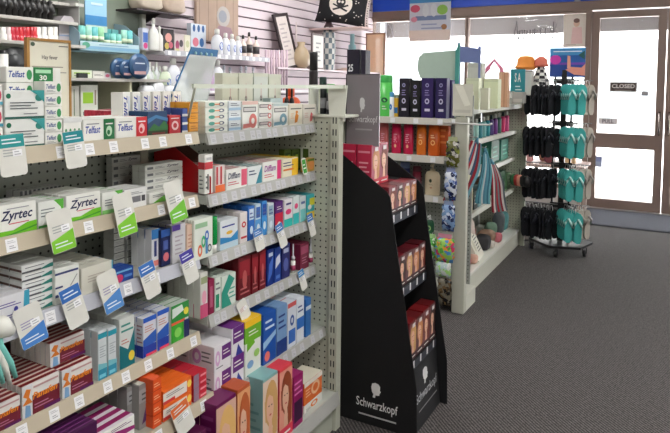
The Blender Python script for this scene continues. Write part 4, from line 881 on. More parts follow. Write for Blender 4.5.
# cartons in/above the basket
for i, (x0, x1, yt, Y, c, lab) in enumerate(((465.5, 478, 78, 4.32, (224, 226, 196), 'cream gift box at the near end of the basket'), (467, 481, 63, 4.6, (196, 196, 184), 'tall greyish carton behind the cream gift box'), (483, 497.5, 79, 4.62, (222, 228, 190), 'pale lime carton in the basket middle'), (480, 488, 88, 4.3, (216, 214, 190), 'small cream box against the basket side'), (481, 487, 97, 4.28, (226, 220, 200), 'tiny cream box at the basket corner') )):
    if i < 4: freebox('gift_box', Y, zz, x0, x1, yt, .1 if i < 3 else .05, c, [R(0, .9, 1, 1, tuple(int(v*.95) for v in c))], lab)
freebox('gift_bag', 5.0, zz, 498, 507, 72, .08, (206, 160, 130), [R(.2, 0, .3, 1, (226, 190, 160)), R(.6, 0, .7, 1, (180, 130, 100))], 'tan striped gift bag farther along the basket', 'bag')
pk = MB(); pm_ = mat((226, 130, 160), .5)
pk.tube([(-.10, 0, 0), (-.06, 0, .10), (0, 0, .17), (.06, 0, .1), (.08, 0, 0)], [.02, .016, .012, .016, .02], pm_, 8); pk.tube([(-.16, 0, .0), (-.10, .02, .06), (-.04, .02, .11)], [.01, .02, .012], pm_, 8)
pk.tube([(-.18, 0, 0), (.1, 0, 0)], .012, pm_, 8)
xq = xcoord(494, 5.3, 1.6); o = pk.build('hair_bow', None, (xq, 5.3, zcoord(80, xq, 5.3))); tag(o, 'pink looped ribbon bow above the basket cartons', 'bow')
rod = MB().tube([(0, 0, 0), (0, 0, -.25)], .004, mat((150, 110, 70)), 6); 
# standing carton the bow rests on
freebox('gift_box', 5.25, zz, 483, 500, 80.5, .1, (206, 200, 176), [R(.05, .6, .3, .95, (80, 60, 50)), R(.4, .6, .55, .95, (90, 70, 60))], 'beige carton with dark strips under the pink bow')
# tall boards standing above end cap
def board(Y, z, pts, c, lab, name='header_board', c2=None, ar=()):
    P = [(xcoord(x, Y, 1.6), y) for x, y in pts]; P = [(x, zcoord(y, x, Y)) for x, y in P]
    x0 = min(p[0] for p in P); z0_ = min(p[1] for p in P)
    mb = MB(); mb.prism([(p[0]-x0, p[1]-z0_) for p in P], 'y', 0, .012, mat(c, .5))
    w = max(p[0] for p in P)-x0; h = max(p[1] for p in P)-z0_
    art(mb, lambda u, v, L: (u*w, -E1*2*L, v*h), ar)
    o = mb.build(name, None, (x0, Y, z0_)); tag(o, lab, 'sign'); return o
board(4.14, 1.3, [(417, 68), (418.5, 57), (423, 53), (456, 50), (456, 117.5), (427, 117.5), (427, 81), (420, 78)], (176, 196, 182), 'pale green-grey header board standing behind the purple boxes')
board(4.12, 1.3, [(455, 51), (459, 42), (459, 82), (456, 92), (451, 92), (455, 80)], (70, 150, 142), 'teal edge strip beside the pale green board') 
board(4.40, 1.34, [(457, 42), (459, 42), (459.5, 46), (477.5, 48.5), (477.5, 46), (480, 46.5), (480, 105), (478, 105), (478, 63), (460, 62), (460, 105), (457.5, 105)], (104, 116, 166), 'slate-blue header sign on two posts above the basket')
# shelf 2 bottles
def aisle_bottle(x, ytop, zs, X, r, c, cap, lab, sq=.8):
    Y = ycoord(x, X, zs+.05); H = zcoord(ytop, X, Y)-zs
    p = [(r*.9, 0), (r, H*.04), (r, H*.7), (r*.7, H*.78), (r*.5, H*.8), (r*.5, H*.97), (r*.45, H)]
    e = lathe_bottle('lotion_bottle', p, c, cap, H*.79, None, loc=(X-r, Y, zs), lab_art=[R(.2, .2, .8, .7, tuple(min(255, v+60) for v in c))]); tag(e, lab, 'bottle')
cols = [((60, 110, 110), 'grey-teal'), ((90, 150, 140), 'sea-green'), ((150, 190, 180), 'pale mint'), ((40, 120, 130), 'deep teal'), ((110, 170, 170), 'aqua'), ((30, 130, 140), 'peacock'), ((80, 60, 120), 'purple'), ((110, 50, 130), 'violet'), ((60, 100, 90), 'bottle-green'), ((214, 50, 110), 'hot pink'), ((200, 70, 130), 'rose pink')]
for i, (c, nm) in enumerate(cols):
    x = 471+i*3.8; yt = 121-i*1.0
    aisle_bottle(x, yt, 1.0955, -1.31, .022, c, W if i % 3 else (40, 60, 60), '%s lotion bottle on upper shelf of second unit' % nm)
# lower shelf: green boxes
for i, (x0, x1, yt, zs, c, lab) in enumerate(((491, 499, 140, .8405, (40, 110, 90), 'dark green carton on middle shelf of second unit'), (501, 508, 139, .8405, (60, 140, 120), 'green carton farther on middle shelf of second unit'), (497, 505, 172, .5405, (60, 110, 80), 'green carton on low shelf of second unit'), (507, 513, 172, .5405, (110, 150, 110), 'light green carton on low shelf of second unit'))):
    X = -1.33; a = ycoord(x0, X, zs); b2 = ycoord(x1, X, zs); H = zcoord(yt, X, (a+b2)/2)-zs
    o = carton('gift_box', b2-a, .12, H, c, [LN(.2, .2, .8, .8, 3, tuple(min(255, v+70) for v in c))], left=[R(.2, .3, .8, .7, tuple(min(255, v+50) for v in c))]); o.location = (X, (a+b2)/2, zs); tag(o, lab, 'box')
for i in range(6):
    zs, X = .5405, -1.33; Y = 4.35+i*.13; c = ((150, 60, 80), (60, 90, 130), (190, 180, 150), (50, 60, 60), (120, 150, 150), (160, 120, 100))[i]
    o = carton('gift_box', .1, .14, .15+.02*(i % 3), c, [LN(.2, .2, .8, .8, 3, (200, 200, 200))]); o.location = (X, Y, zs)
    tag(o, '%s carton behind the hanging striped towels' % ('plum', 'slate blue', 'beige', 'charcoal', 'grey-aqua', 'tan')[i], 'box')
# base deck goods
def deck(x, y_px, name, mk, lab, cat, Y=None, X=None, rz=0):
    o = mk(name); o.location = (X, Y, .1585); o.rotation_euler.z = rz; tag(o, lab, cat); return o
def pouch(name, w, d, h, c, cols2=()):
    mb = MB(); bm = bmesh.new(); bmesh.ops.create_icosphere(bm, subdivisions=3, radius=1)
    for v in bm.verts:
        p = v.co; q = Vector((math.copysign(abs(p.x)**.6, p.x), math.copysign(abs(p.y)**.6, p.y), math.copysign(abs(p.z)**.7, p.z)))
        k = 1+.05*math.sin(7*p.x+5*p.z)+.04*math.sin(9*p.y)
        v.co = Vector((q.x*w/2*k, q.y*d/2*k, (q.z+1)*h/2))
    bm.verts.index_update()
    mb.add([v.co[:] for v in bm.verts], [[v.index for v in f.verts] for f in bm.faces], mat(c, .6), True); bm.free()
    if cols2: mb.lathe([(w*.2, 0), (w*.22, .004)], mat(cols2[0]), 12, (0, -d*.2, h*.96))
    return mb.build(name)
items = [(-1.33, 4.32, .13, .14, .16, (196, 176, 160), 'tan cosmetic pouch at near end of the base deck'), (-1.42, 4.50, .2, .16, .30, (46, 44, 48), 'black soft bag slumped on the base deck'), (-1.30, 4.40, .07, .08, .09, (206, 50, 90), 'small hot pink pouch on the base deck'), (-1.33, 4.98, .12, .12, .13, (50, 48, 52), 'dark rounded bag by the tipped carton'), (-1.45, 4.75, .2, .2, .32, (206, 186, 176), 'blush soft bag at the back of the deck'), (-1.36, 5.2, .14, .15, .12, (150, 120, 100), 'brown pouch on the base deck'), (-1.38, 5.42, .10, .12, .14, (110, 140, 120), 'green wrapped pouch far along the deck'), (-1.36, 5.62, .10, .11, .2, (84, 90, 94), 'charcoal pouch far along the deck'), (-1.36, 5.78, .10, .1, .18, (90, 150, 150), 'teal pouch at the far end of the deck')]
items += [(-1.285, 4.25, .06, .07, .06, (226, 220, 214), 'tiny white puff at the very front of the base deck'), (-1.29, 4.56, .07, .07, .07, (214, 170, 150), 'small peach puff before the black soft bag'), (-1.285, 5.08, .06, .07, .06, (214, 206, 196), 'small cream puff before the dark rounded bag'), (-1.29, 5.31, .07, .07, .08, (196, 110, 120), 'small rose pouch beside the brown one'), (-1.55, 4.33, .14, .18, .3, (150, 110, 104), 'dusky brown bag at the back near end of deck')]
for X, Y, w, d, h, c, lab in items:
    o = pouch('soft_pouch', w, d, h, c); o.location = (X, Y, .1585); tag(o, lab, 'pouch')
tc_ = carton('towel_pack', .26, .05, .23, (226, 222, 206), [LN(.45, .2, .9, .8, 6, (90, 90, 90)), El(.25, .5, .12, .2, (206, 200, 180))]); tc_.location = (-1.262, 4.70, .172); tc_.rotation_euler = (-.0, -.45, .12)
tag(tc_, 'tipped cream carton with dark print on the base deck', 'box')
o = carton('gift_box', .26, .16, .10, (206, 150, 140), [R(.1, .2, .9, .8, (214, 176, 170))]); o.location = (-1.42, 5.02, .36+.0); 
o.location = (-1.47, 5.15, .1585); tag(o, 'pink flat carton on the base deck', 'box')
o = carton('gift_box', .24, .14, .30, (120, 150, 156), [R(.1, .1, .9, .9, (140, 166, 170))]); o.location = (-1.46, 5.05-.14, .1585); tag(o, 'grey-blue carton standing on the base deck', 'box')

# striped towels in clear bags hanging over the aisle
def towel(x_, y_, zt, w, h, tilt, cols3, lab, rz):
    e = empty('striped_towel', (x_, y_, zt)); n = 8; rows = 12
    mb = MB(); 
    for k in range(n):
        u0, u1 = -w/2+w*k/n, -w/2+w*(k+1)/n; m = mat(cols3[k % len(cols3)], .85, 0, .1, 60)
        for s in (-1, 1):
            vs = []
            for j in range(rows+1):
                t = j/rows; q = .35+.65*min(1, t*2.2)
                for u in (u0, u1): vs.append((u*q+.012*math.sin(t*5+u*9), s*.012+.014*math.sin(u*40+t*3), -h*t))
            mb.add(vs, [(2*j, 2*j+1, 2*j+3, 2*j+2) for j in range(rows)], m, True)
    a = mb.build('cloth', e)
    b = MB(); b.tube([(0, 0, .03), (0, 0, -.01)], [.006, .02], mat((60, 120, 140)), 8); b.build('hanger', e)
    t = MB(); t.box(-.028, .028, -.036, -.035, -h*.62, -h*.62+.055, mat((222, 222, 196), .5)); 
    e.rotation_euler = (0, tilt, rz)
    if 'square ticket' in lab: t.build('swing_ticket', e)
    tag(e, lab, 'towel')
RS = [(160, 40, 56), (206, 200, 196), (70, 110, 140), (180, 50, 64), (200, 200, 200), (60, 84, 110), (150, 36, 50), (110, 160, 175)]
def TW(px, py, Y, *a):
    X_ = xcoord(px, Y, 1.0); Z_ = zcoord(py, X_, Y); towel(X_, Y, Z_, *a); return (X_, Y, Z_)
h1 = TW(476, 142, 4.00, .15, .44, .30, RS, 'red, white and teal striped towel with square ticket, nearest hanging', .45)
h2 = TW(485, 152, 4.22, .09, .36, .0, [(90, 150, 165), (60, 110, 130), (110, 170, 180), (190, 200, 200), (80, 130, 150)], 'teal checked towel hanging behind the ticketed one', .6)
h3 = TW(492, 163, 4.42, .10, .36, -.22, [(150, 40, 56), (206, 200, 196), (96, 104, 110), (170, 44, 60), (120, 130, 134)], 'red and grey striped towel hanging farther along', .6)
h4 = TW(464, 140, 4.05, .07, .46, .10, [(40, 130, 150), (30, 90, 110), (60, 160, 170)], 'bright teal narrow scarf hanging against the post', .2)
for (x_, y_, z_), nm in ((h1, 'carrying the ticketed towel'), (h2, 'carrying the teal checked towel'), (h3, 'carrying the farther striped towel'), (h4, 'carrying the narrow teal scarf')):
    hr = MB(); hr.tube([(-1.235-x_, .12, .035), (-1.235-x_+.02, .1, .03), (0, 0, .028), (.006, 0, .04)], .004, mat((190, 190, 190), .3, .8), 8)
    tag(hr.build('towel_hook', None, (x_, y_, z_)), 'thin steel hook '+nm, 'hook')

# dark colourful bag hanging at the far panel
bg = empty('shoulder_bag', (-1.17, 5.72, .93)); tag(bg, 'black, red and green bag hanging before the far end panel', 'bag')
m = MB(); 
for k, c in enumerate(((70, 120, 80), (190, 60, 60), (226, 150, 130), (30, 28, 32), (24, 22, 26))):
    m.lathe([(.02, -.02), (.075, -.05), (.085, -.12), (.06, -.18), (.01, -.2)], mat(c, .5), 12, (-.13+k*.05, -.02*k, .03), .8, .8)
bg.scale = (.6, .6, .6); bx_ = xcoord(520, 5.72, .85); bg.location = (bx_+.03, 5.72, zcoord(175, bx_, 5.72))
m.build('bag_body', bg); MB().tube([(-.05, 0, .0), (-.07, .05, .09), (-.09, .18, .05)], .006, mat((40, 36, 40))).build('strap', bg)

# teal sign and hat on the far top
freebox('teal_sign', 5.6, 1.43, 510, 524.5, 69, .02, (40, 140, 150), [T('S A', .30, .5, .72, .85, W), LN(.35, .15, .8, .4, 2, (206, 226, 226))], 'teal card sign with white letters on far shelf top', 'sign')
freebox('gift_box', 5.7, 1.43, 520, 531, 72, .1, (216, 214, 206), [R(.1, .1, .4, .9, (190, 190, 190))], 'pale carton behind the teal card sign')
freebox('gift_box', 5.45, 1.36, 512, 523, 92, .12, (176, 174, 168), [R(.1, .1, .9, .4, (200, 198, 190))], 'grey carton carrying the teal card sign')
freebox('gift_box', 5.75, 1.426, 506, 533, 91, .14, (196, 190, 176), [R(.1, .1, .9, .5, (206, 200, 190))], 'wide low carton on the far end panel top') 
hb = MB(); xh = xcoord(526, 5.85, 1.7); zh = zcoord(70, xh, 5.85)
hb.lathe([(.07, 0), (.085, .02), (.10, .022), (.09, .03), (.075, .05), (.07, .10), (.05, .125), (.01, .13)], mat((226, 140, 60), .8), 16, (0, 0, 0), 1.1, .9)
o = hb.build('sun_hat', None, (xh, 5.85, zh)); tag(o, 'orange sun hat perched above the far cartons', 'hat')
freebox('hat_stand', 5.84, 1.52, 520, 532, 70.3, .1, (180, 176, 170), [], 'grey block holding up the orange sun hat', 'stand')
# chequered hat on rack's left
# ================================================================== FLIP-FLOP RACK
rx, ry = -.86, 5.86
rk = empty('display_rack', (rx, ry, 0)); tag(rk, 'black wheeled spinner rack holding thongs, beside the doors', 'display rack')
bk = mat((16, 16, 18), .4)
m = MB(); m.box(-.022, .022, -.022, .022, .11, 1.62, bk); m.box(-.085, -.070, -.02, .02, .11, 1.6, bk); m.box(.06, .075, -.02, .02, .11, 1.6, bk); m.build('post', rk)
m = MB(); m.prism([(-.27, -.02), (-.05, -.24), (.20, -.17), (.27, .10), (.05, .24), (-.2, .17)], 'z', .085, .105, bk)
m.build('base', rk)
for (x, y) in ((-.24, -.02), (.0, -.21), (.22, -.05), (.02, .2)):
    c = MB(); c.tube([(x-.012, y, .032), (x+.012, y, .032)], .031, mat((24, 24, 26), .5), 14); c.box(x-.018, x-.014, y-.012, y+.012, .03, .085, bk); c.box(x+.014, x+.018, y-.012, y+.012, .03, .085, bk); c.build('caster', rk)
TZ = [1.545, 1.165, .79, .425]
for zq in TZ:
    m = MB(); m.box(-.09, .09, -.03, -.022, zq-.01, zq+.035, bk)
    for (dx, dy, L) in ((-.07, -.02, 0), (.10, -.03, 1), (.16, .02, 2)):
        if L == 0: m.tube([(-.02, -.05, zq+.02), (-.30, -.07, zq+.025), (-.31, -.07, zq+.04)], .005, mat((130, 130, 130), .3, .8), 6)
        if L == 1: m.tube([(.04, -.02, zq+.02), (.14, -.20, zq+.02), (.145, -.21, zq+.04)], .005, mat((130, 130, 130), .3, .8), 6)
        if L == 2: m.tube([(.02, .0, zq+.02), (.24, .02, zq+.02)], .005, mat((130, 130, 130), .3, .8), 6)
    m.build('hook_bar', rk)
m = MB(); m.box(-.02, .02, -.005, .005, 1.55, 1.66, bk); m.build('poster_bracket', rk)
# flip-flop
def sole_outline(s):
    pts = [(-.015, -.0), (-.032, .03), (-.034, .08), (-.028, .13), (-.036, .19), (-.040, .225), (-.030, .258), (-.008, .27), (.018, .262), (.036, .235), (.040, .195), (.032, .14), (.030, .08), (.030, .03), (.016, .0)]
    return [(x*s, y) for x, y in pts]
FFC = {}
def flipflops(c, strapc):
    e = empty('thong_pair'); ch = []
    for s in (-1, 1):
        m = MB(); o = sole_outline(s)
        m.prism([(x+s*.040, b-.27) for x, b in o], 'y', -.012-(.008 if s > 0 else 0), .003-(.008 if s > 0 else 0), mat(c, .7), True)
        so = m.build('sole', e); dy = -.012-(.008 if s > 0 else 0); cx = s*.040
        t = MB(); t.tube([(cx-.034, dy, -.135), (cx-.022, dy-.022, -.09), (cx, dy-.012, -.05)], [.007, .010, .007], mat(strapc, .4), 6)
        t.tube([(cx+.034, dy, -.135), (cx+.022, dy-.022, -.09), (cx, dy-.012, -.05)], [.007, .010, .007], mat(strapc, .4), 6)
        st_ = t.build('strap', e); ch += [so, st_]
    h = MB(); h.tube([(-.02, -.01, -.02), (-.012, -.005, .035), (.012, -.005, .035), (.02, -.01, -.02)], .003, mat((220, 220, 220), .4), 6); h_ = h.build('hanger', e); ch.append(h_)
    KIDS[e.name] = ch
    for q in ch: KIDS[q.name] = []
    return e
TQ = (66, 176, 172)
pt_ = flipflops(TQ, (196, 236, 232)); pbk = flipflops((20, 22, 28), (44, 46, 56)); pgy = flipflops((176, 168, 156), (150, 146, 140))
TN = ['top', 'second', 'third', 'lowest']
f1 = f2 = f3 = True
for ti, zq in enumerate(TZ):
    for k in range(5):
        o = pt_ if f1 else copy_tree(pt_); f1 = False
        t = k/4; o.location = (rx+.05+.085*(1-t), ry-.03-.155*(1-t), zq-.012); o.rotation_euler = (0, 0, .18+random.uniform(-.06, .06))
        tag(o, f'turquoise thong pair, {("front", "second", "third", "fourth", "rearmost")[k]} on the {TN[ti]} hook', 'thongs', 'turquoise thongs on the rack')
    for k in range(7):
        o = pbk if f2 else copy_tree(pbk); f2 = False
        o.location = (rx-.075-k*.034, ry-.055-random.uniform(0, .03), zq-.012-random.uniform(0, .02)); o.rotation_euler = (0, random.uniform(-.05, .05), PI/2*.62+random.uniform(-.35, .35))
        tag(o, f'black thong pairs on the {TN[ti]} tier of the spinner rack', 'thongs', f'black thongs, {TN[ti]} tier')
    for k in range(3):
        o = pgy if f3 else copy_tree(pgy); f3 = False
        o.location = (rx+.12+k*.035, ry+.01, zq-.015); o.rotation_euler = (0, 0, 1.0+random.uniform(-.1, .1))
        tag(o, f'grey thong pairs behind the turquoise ones on the {TN[ti]} tier', 'thongs', f'grey thongs, {TN[ti]} tier')
# rack poster
x0, x1 = xcoord(550, ry, 1.75), xcoord(585.5, ry, 1.75); zt_ = zcoord(48, (x0+x1)/2, ry); zb_ = zcoord(77, (x0+x1)/2, ry); w = x1-x0; h = zt_-zb_
m = MB(); m.box(0, w, 0, .006, 0, h, mat((40, 96, 170), .35))
art(m, lambda u, v, L: (u*w, -E1*2*L, v*h), [R(0, 0, 1, .42, (34, 70, 150)), R(0, .42, 1, .5, (110, 70, 170)), El(.16, .60, .16, .16, (206, 60, 170)), R(0, .75, 1, 1, (60, 140, 200)), ('p', [(.45, .25), (.62, .35), (.9, .32), (1, .45), (1, .05), (.7, .08)], (226, 150, 130)), ('p', [(.50, .3), (.60, .3), (.58, .72), (.50, .74)], (226, 160, 140)), LN(.1, .84, .9, .93, 1, (230, 236, 240)), ('p', [(.8, .75), (.98, .9), (.98, .6)], (30, 90, 90))])
o = m.build('rack_poster', None, (x0, ry-.003, zb_)); tag(o, 'blue beach poster with pink shell and hand atop the rack', 'poster')
# small doll hat (checked) left of poster
ch_ = empty('checked_hat', (xcoord(541, ry, 1.7), ry, zcoord(85, -1.05, ry))); tag(ch_, 'black and white checked bonnet with coral crown by rack', 'hat')
m = MB(); 
for k in range(8):
    for j in range(6):
        a0, a1 = 2*PI*k/8, 2*PI*(k+1)/8; r0, r1 = .085-.009*j, .085-.009*(j+1); z0_, z1_ = .028*j, .028*(j+1)
        m.add([(r0*math.cos(a0), r0*math.sin(a0), z0_), (r0*math.cos(a1), r0*math.sin(a1), z0_), (r1*math.cos(a1), r1*math.sin(a1), z1_), (r1*math.cos(a0), r1*math.sin(a0), z1_)], [(0, 1, 2, 3)], mat(W if (j+k) % 2 else (40, 40, 44), .8))
m.build('checked_drape', ch_)
MB().lathe([(.035, .165), (.075, .17), (.06, .19), (.055, .23), (.02, .26), (.004, .262)], mat((206, 110, 90), .8), 14).build('crown', ch_)
MB().tube([(0, 0, .16), (0, 0, -.04), (.06, .0, -.06), (.14, 0, -.06)], .005, bk, 6).build('hook', ch_)

# ================================================================== things on glass / posters
def poster(x0, x1, y0, y1, c, ar, lab, name='window_poster', Y=YB-.02, cat='poster'):
    a = xcoord(x0, Y, 2); b = xcoord(x1, Y, 2); zt = zcoord(y0, (a+b)/2, Y); zb = zcoord(y1, (a+b)/2, Y); w = b-a; h = zt-zb
    m = MB(); m.box(0, w, 0, .004, 0, h, mat(c, .5)); art(m, lambda u, v, L: (u*w, -E1*3*L, v*h), ar)
    o = m.build(name, None, (a, Y, zb)); tag(o, lab, cat); return o
poster(409, 450, -14, 41, (216, 218, 228), [R(0, .7, 1, 1, (70, 150, 210)), El(.14, .60, .12, .07, (214, 90, 120)), El(.8, .56, .13, .09, (150, 200, 90)), R(.15, .38, .9, .46, (120, 140, 180)), El(.4, .56, .08, .12, (226, 230, 236)), El(.6, .56, .08, .12, (226, 230, 236)), R(0, .0, 1, .2, (234, 216, 206)), El(.85, .25, .07, .05, (170, 120, 80)), LN(.3, .2, .8, .34, 2, (160, 170, 200)), El(.12, .4, .08, .05, (226, 150, 170))], 'pastel poster with balloons and ribbons hanging over window head', Y=YB-.075)
poster(563, 589, 14, 47, (236, 226, 216), [El(.5, .72, .12, .11, (226, 190, 166)), El(.5, .8, .12, .07, (120, 90, 80)), ('p', [(.3, .1), (.75, .1), (.7, .6), (.35, .6)], (236, 200, 196)), LN(.1, .05, .5, .1, 1, (190, 170, 160))], 'pale poster of a standing person in pink beside the door', Y=YB+.03)
ds = poster(611, 638.5, 82, 92, (70, 56, 54), [R(.02, .04, .98, .96, (226, 216, 210)), R(.04, .09, .96, .91, (70, 56, 54)), T('CLOSED', .08, .38, .92, .8, (236, 230, 226)), LN(.2, .12, .8, .24, 1, (190, 176, 170))], 'dark CLOSED sign with white capital letters on the door glass', name='closed_sign', Y=YB+.008, cat='sign')
poster(601, 620, 118, 124.5, (226, 222, 224), [T('PULL', .2, .2, .8, .8, (110, 100, 110))], 'small white PULL sticker above the door rail', name='pull_sticker', Y=YB+.0128, cat='sticker')
poster(643, 650, 91, 96, (190, 190, 196), [LN(.1, .2, .9, .8, 2, (120, 120, 130))], 'tiny grey sticker right of the CLOSED sign', name='glass_sticker', Y=YB+.0128, cat='sticker')
poster(597, 606, 156, 167, (176, 186, 214), [R(.1, .5, .9, .9, (140, 150, 196))], 'pale blue sticker low on the door glass', name='glass_sticker', Y=YB+.0128, cat='sticker')
# painted writing on the window seen from behind
wr = MB(); ym = YB+.03; xs = xcoord(514, ym, 2.3); xe = xcoord(560, ym, 2.3); zt = zcoord(22, (xs+xe)/2, ym); zb = zcoord(41, (xs+xe)/2, ym)
dk = mat((70, 62, 66), .6); L = xe-xs; H = zt-zb
strokes = [[(0, .1), (.03, .6), (.06, 1), (.08, .6), (.10, .1)], [(.12, .1), (.13, .5), (.18, .55), (.2, .1)], [(.22, .1), (.24, .55), (.30, .5), (.27, .3), (.33, .1)], [(.36, .55), (.36, .1), (.42, .1), (.42, .55)], [(.46, .1), (.46, .6), (.52, .5), (.46, .35), (.54, .1)], [(.58, .6), (.60, .1)], [(.55, .55), (.66, .6)], [(.68, .1), (.69, .6), (.75, .6)], [(.69, .35), (.74, .35)], [(.77, .1), (.80, .6), (.84, .1)], [(.86, .0), (.86, .9), (.93, .8), (.88, .5), (.96, .3), (.9, .0), (.98, 0)], [(0, 0), (.3, .03), (.9, -.04)]]
for s_ in strokes: wr.tube([(L*a, 0, H*1.1*b_) for a, b_ in s_], .015, dk, 6, .4)
o = wr.build('window_lettering', None, (xs, ym, zb)); tag(o, 'dark hand-painted script on the window, seen from behind', 'lettering')
wv = MB()
wv.tube([(0, 0, 0), (.03, 0, .12), (.07, 0, .2), (.12, 0, .12), (.15, 0, 0), (.07, 0, -.02), (.0, 0, 0)], .008, mat((150, 140, 150)), 6, .4); wv.tube([(.03, 0, -.05), (.12, 0, .06), (.14, 0, .22)], .006, mat((150, 140, 150)), 6, .4)
xs2 = xcoord(384, ym, 2.2); o = wv.build('window_lettering', None, (xs2, ym, zcoord(38, xs2, ym))); tag(o, 'faint looped drawing on the left window glass', 'lettering')
# door mat
xm0 = -.93
m = MB(); mm = mat((86, 88, 96), .9, 0, .2, 90); m.bev(0, 1.62, 0, .95, 0, .012, mm, .004)
for i in range(40): m.box(.03, 1.59, .02+i*.023, .03+i*.023, .012, .017, mat((110, 112, 122), .9))
o = m.build('door_mat', None, (-.90, 7.22, 0)); tag(o, 'ribbed grey entrance mat inside the glass doors', 'mat')
# window-display objects between far panel and rack
xp = -1.32
for i, (x, yb2, yt, r, c, lab) in enumerate(((527, 243, 229, .09, (196, 186, 184), 'pale round storage tub on floor behind rack'),)):
    Y = 6.25; X_ = xcoord(x+4, Y, .1); m = MB(); m.lathe([(.09, 0), (.11, .02), (.12, .2), (.125, .21)], mat(c, .4), 18); o = m.build('storage_tub', None, (X_-.05, Y, 0)); tag(o, lab, 'tub')
dt = empty('display_table', (-1.30, 7.3, 0)); tag(dt, 'low pinkish display table before the window behind the rack', 'table')
m = MB(); m.bev(-.75, .5, -.3, .3, .62, .65, mat((190, 160, 150), .5), .004); m.build('table_top', dt)
for x in (-.7, .45):
    for y in (-.25, .25): MB().box(x-.02, x+.02, y-.02, y+.02, 0, .62, mat((190, 170, 160), .5)).build('leg', dt)
cc = [(190, 90, 80), (206, 190, 180), (90, 80, 90), (214, 160, 160), (150, 110, 90), (120, 60, 70), (60, 60, 70), (200, 170, 130)]
for i in range(8):
    o = pouch('soft_pouch', .13, .12, .16+.05*(i % 3), cc[i]); o.location = (-1.75+.11*i if i < 4 else -1.72+.11*(i), 7.15 if i % 2 else 7.4, .6505)
    if i >= 4: o.location = (-1.72+.11*i*.98, 7.16 if i % 2 else 7.4, .6505)
    tag(o, '%s soft toy pouch on the window display table' % ('brick red', 'oatmeal', 'aubergine', 'blush pink', 'brown', 'wine', 'slate', 'sandy')[i], 'pouch')

# ================================================================== LEFT WALL FIXTURES
WX = XW+.02
wu = empty('wall_shelving', (WX, 3.0, 0)); tag(wu, 'grey-green wall shelving behind the medicines, upper left', 'shelving unit')
def wp(mb, name, parent=wu):
    mb.v = [(x-WX, y-3.0, z) for x, y, z in mb.v]; return mb.build(name, parent)
wg = mat((132, 142, 128), .6, 0, .04, 3)
wp(MB().box(WX+.001, WX+.03, 1.6, 3.69, .0, 2.7, wg), 'back_panel')
wp(MB().bev(WX+.001, WX+.06, 3.69, 3.735, 0, 2.7, mat((216, 216, 204), .5), .003), 'upright')
for zz, y0, y1, dd in ((1.735, 1.6, 2.92, .3), (1.895, 1.6, 2.92, .22), (1.51, 2.4, 3.68, .35), (1.23, 2.4, 3.68, .35), (2.03, 1.6, 2.9, .16)):
    so = wp(MB().bev(WX+.03, WX+.03+dd, y0, y1, zz, zz+.022, mat((196, 192, 186), .4), .003), 'shelf')
yb9 = ycoord(129, WX+.36, 1.4); wp(MB().box(WX+.03, WX+.37, yb9, yb9+.02, 1.252, 1.508, mat((206, 204, 176), .5)), 'side_bracket')
wp(MB().box(WX+.03, WX+.25, 2.925, 2.93, 1.74, 2.1, mat((180, 178, 176), .4)), 'side_bracket')
# make-up: tubes and caps
def wall_y(px, X, z): return ycoord(px, X, z)
def wbottle(name, px, ytop, zs, X, r, body, cap, lab, cat='tube', zc=.8, group=None, neck=False, labc=None):
    Y = ycoord(px, X, zs+.08); H = zcoord(ytop, X, Y)-zs
    if neck: p = [(r*.95, 0), (r, H*.04), (r, H*.5), (r*.85, H*.62), (r*.35, H*.70), (r*.3, H*.78), (r*.3, H*.82), (r*.38, H*.83), (r*.34, H*.97), (r*.15, H)]; zc = .82
    else: p = [(r, 0), (r, H*.02), (r, H*zc), (r*.8, H*(zc+.01)), (r*.8, H*.98), (r*.7, H)]
    e = lathe_bottle(name, p, body, cap, H*zc if not neck else H*.82, labc, loc=(X, Y, zs), lab_art=None); tag(e, lab, cat, group); return e
X = WX+.27
seq = [(3, W), (8, (206, 190, 190)), (12, (190, 40, 60)), (16, (180, 30, 50)), (20, (196, 40, 50)), (23.5, (176, 24, 44)), (27, (200, 40, 50)), (31, (180, 26, 40)), (34, (196, 36, 46)), (38, (230, 228, 224)), (44, (236, 234, 230)), (50, (230, 226, 222)), (55, (226, 222, 216))]
for i, (px, c) in enumerate(seq):
    red_ = c[1] < 100
    wbottle('cosmetic_tube', px, 27-.0*i, 1.7575, X, .021, c, c, ('crimson' if red_ else 'white')+' cosmetic tube standing in the row on the makeup shelf', group=('crimson' if red_ else 'white')+' cosmetic tubes', zc=.5)
X = WX+.2
for i in range(9):
    px = 2+i*6; Y = ycoord(px, X, 1.93)
    m = MB(); m.lathe([(.02, 0), (.022, .04), (.035, .05), (.03, .09), (.012, .11), (.02, .12), (.004, .135)], mat((28, 26, 26), .4), 10, (0, 0, 0)); o = m.build('perfume_bottle', None, (X, Y, 1.9175)); tag(o, 'black-capped little bottle in the row above the crimson tubes', 'bottle', 'black-capped little bottles')
for i, px in enumerate((4, 12, 20)):
    X = WX+.11; Y = ycoord(px, X, 2.1); o = pouch('hair_clip_set', .12, .13, .10, (30, 28, 30)); o.location = (X+.01, Y, 2.0525); tag(o, '%s black accessory bundle on the highest makeup shelf' % ('first', 'second', 'third')[i], 'accessory')
for i, (px, py) in enumerate(((38, 7), (46, 5), (54, 4))):
    X = WX+.12; Y = ycoord(px, X, 2.05); zb2 = 2.0525
    Y = min(Y, 2.9-.03)
    m = MB(); m.tube([(0, -.05, .03), (0, -.02, .05), (0, .02, .05), (0, .06, .075)], [.016, .034, .026, .03], mat((52, 46, 36), .5), 10); o = m.build('sunglasses_case', None, (X, ycoord(px, X, 2.06), zb2-.004)); 
    tag(o, '%s dark olive eyewear roll at the makeup shelf end' % ('left', 'middle', 'right')[i], 'accessory')
wp(MB().bev(WX+.03, WX+.25, 2.9, 2.97, 2.03, 2.0525, mat((206, 204, 200), .4), .003), 'shelf')
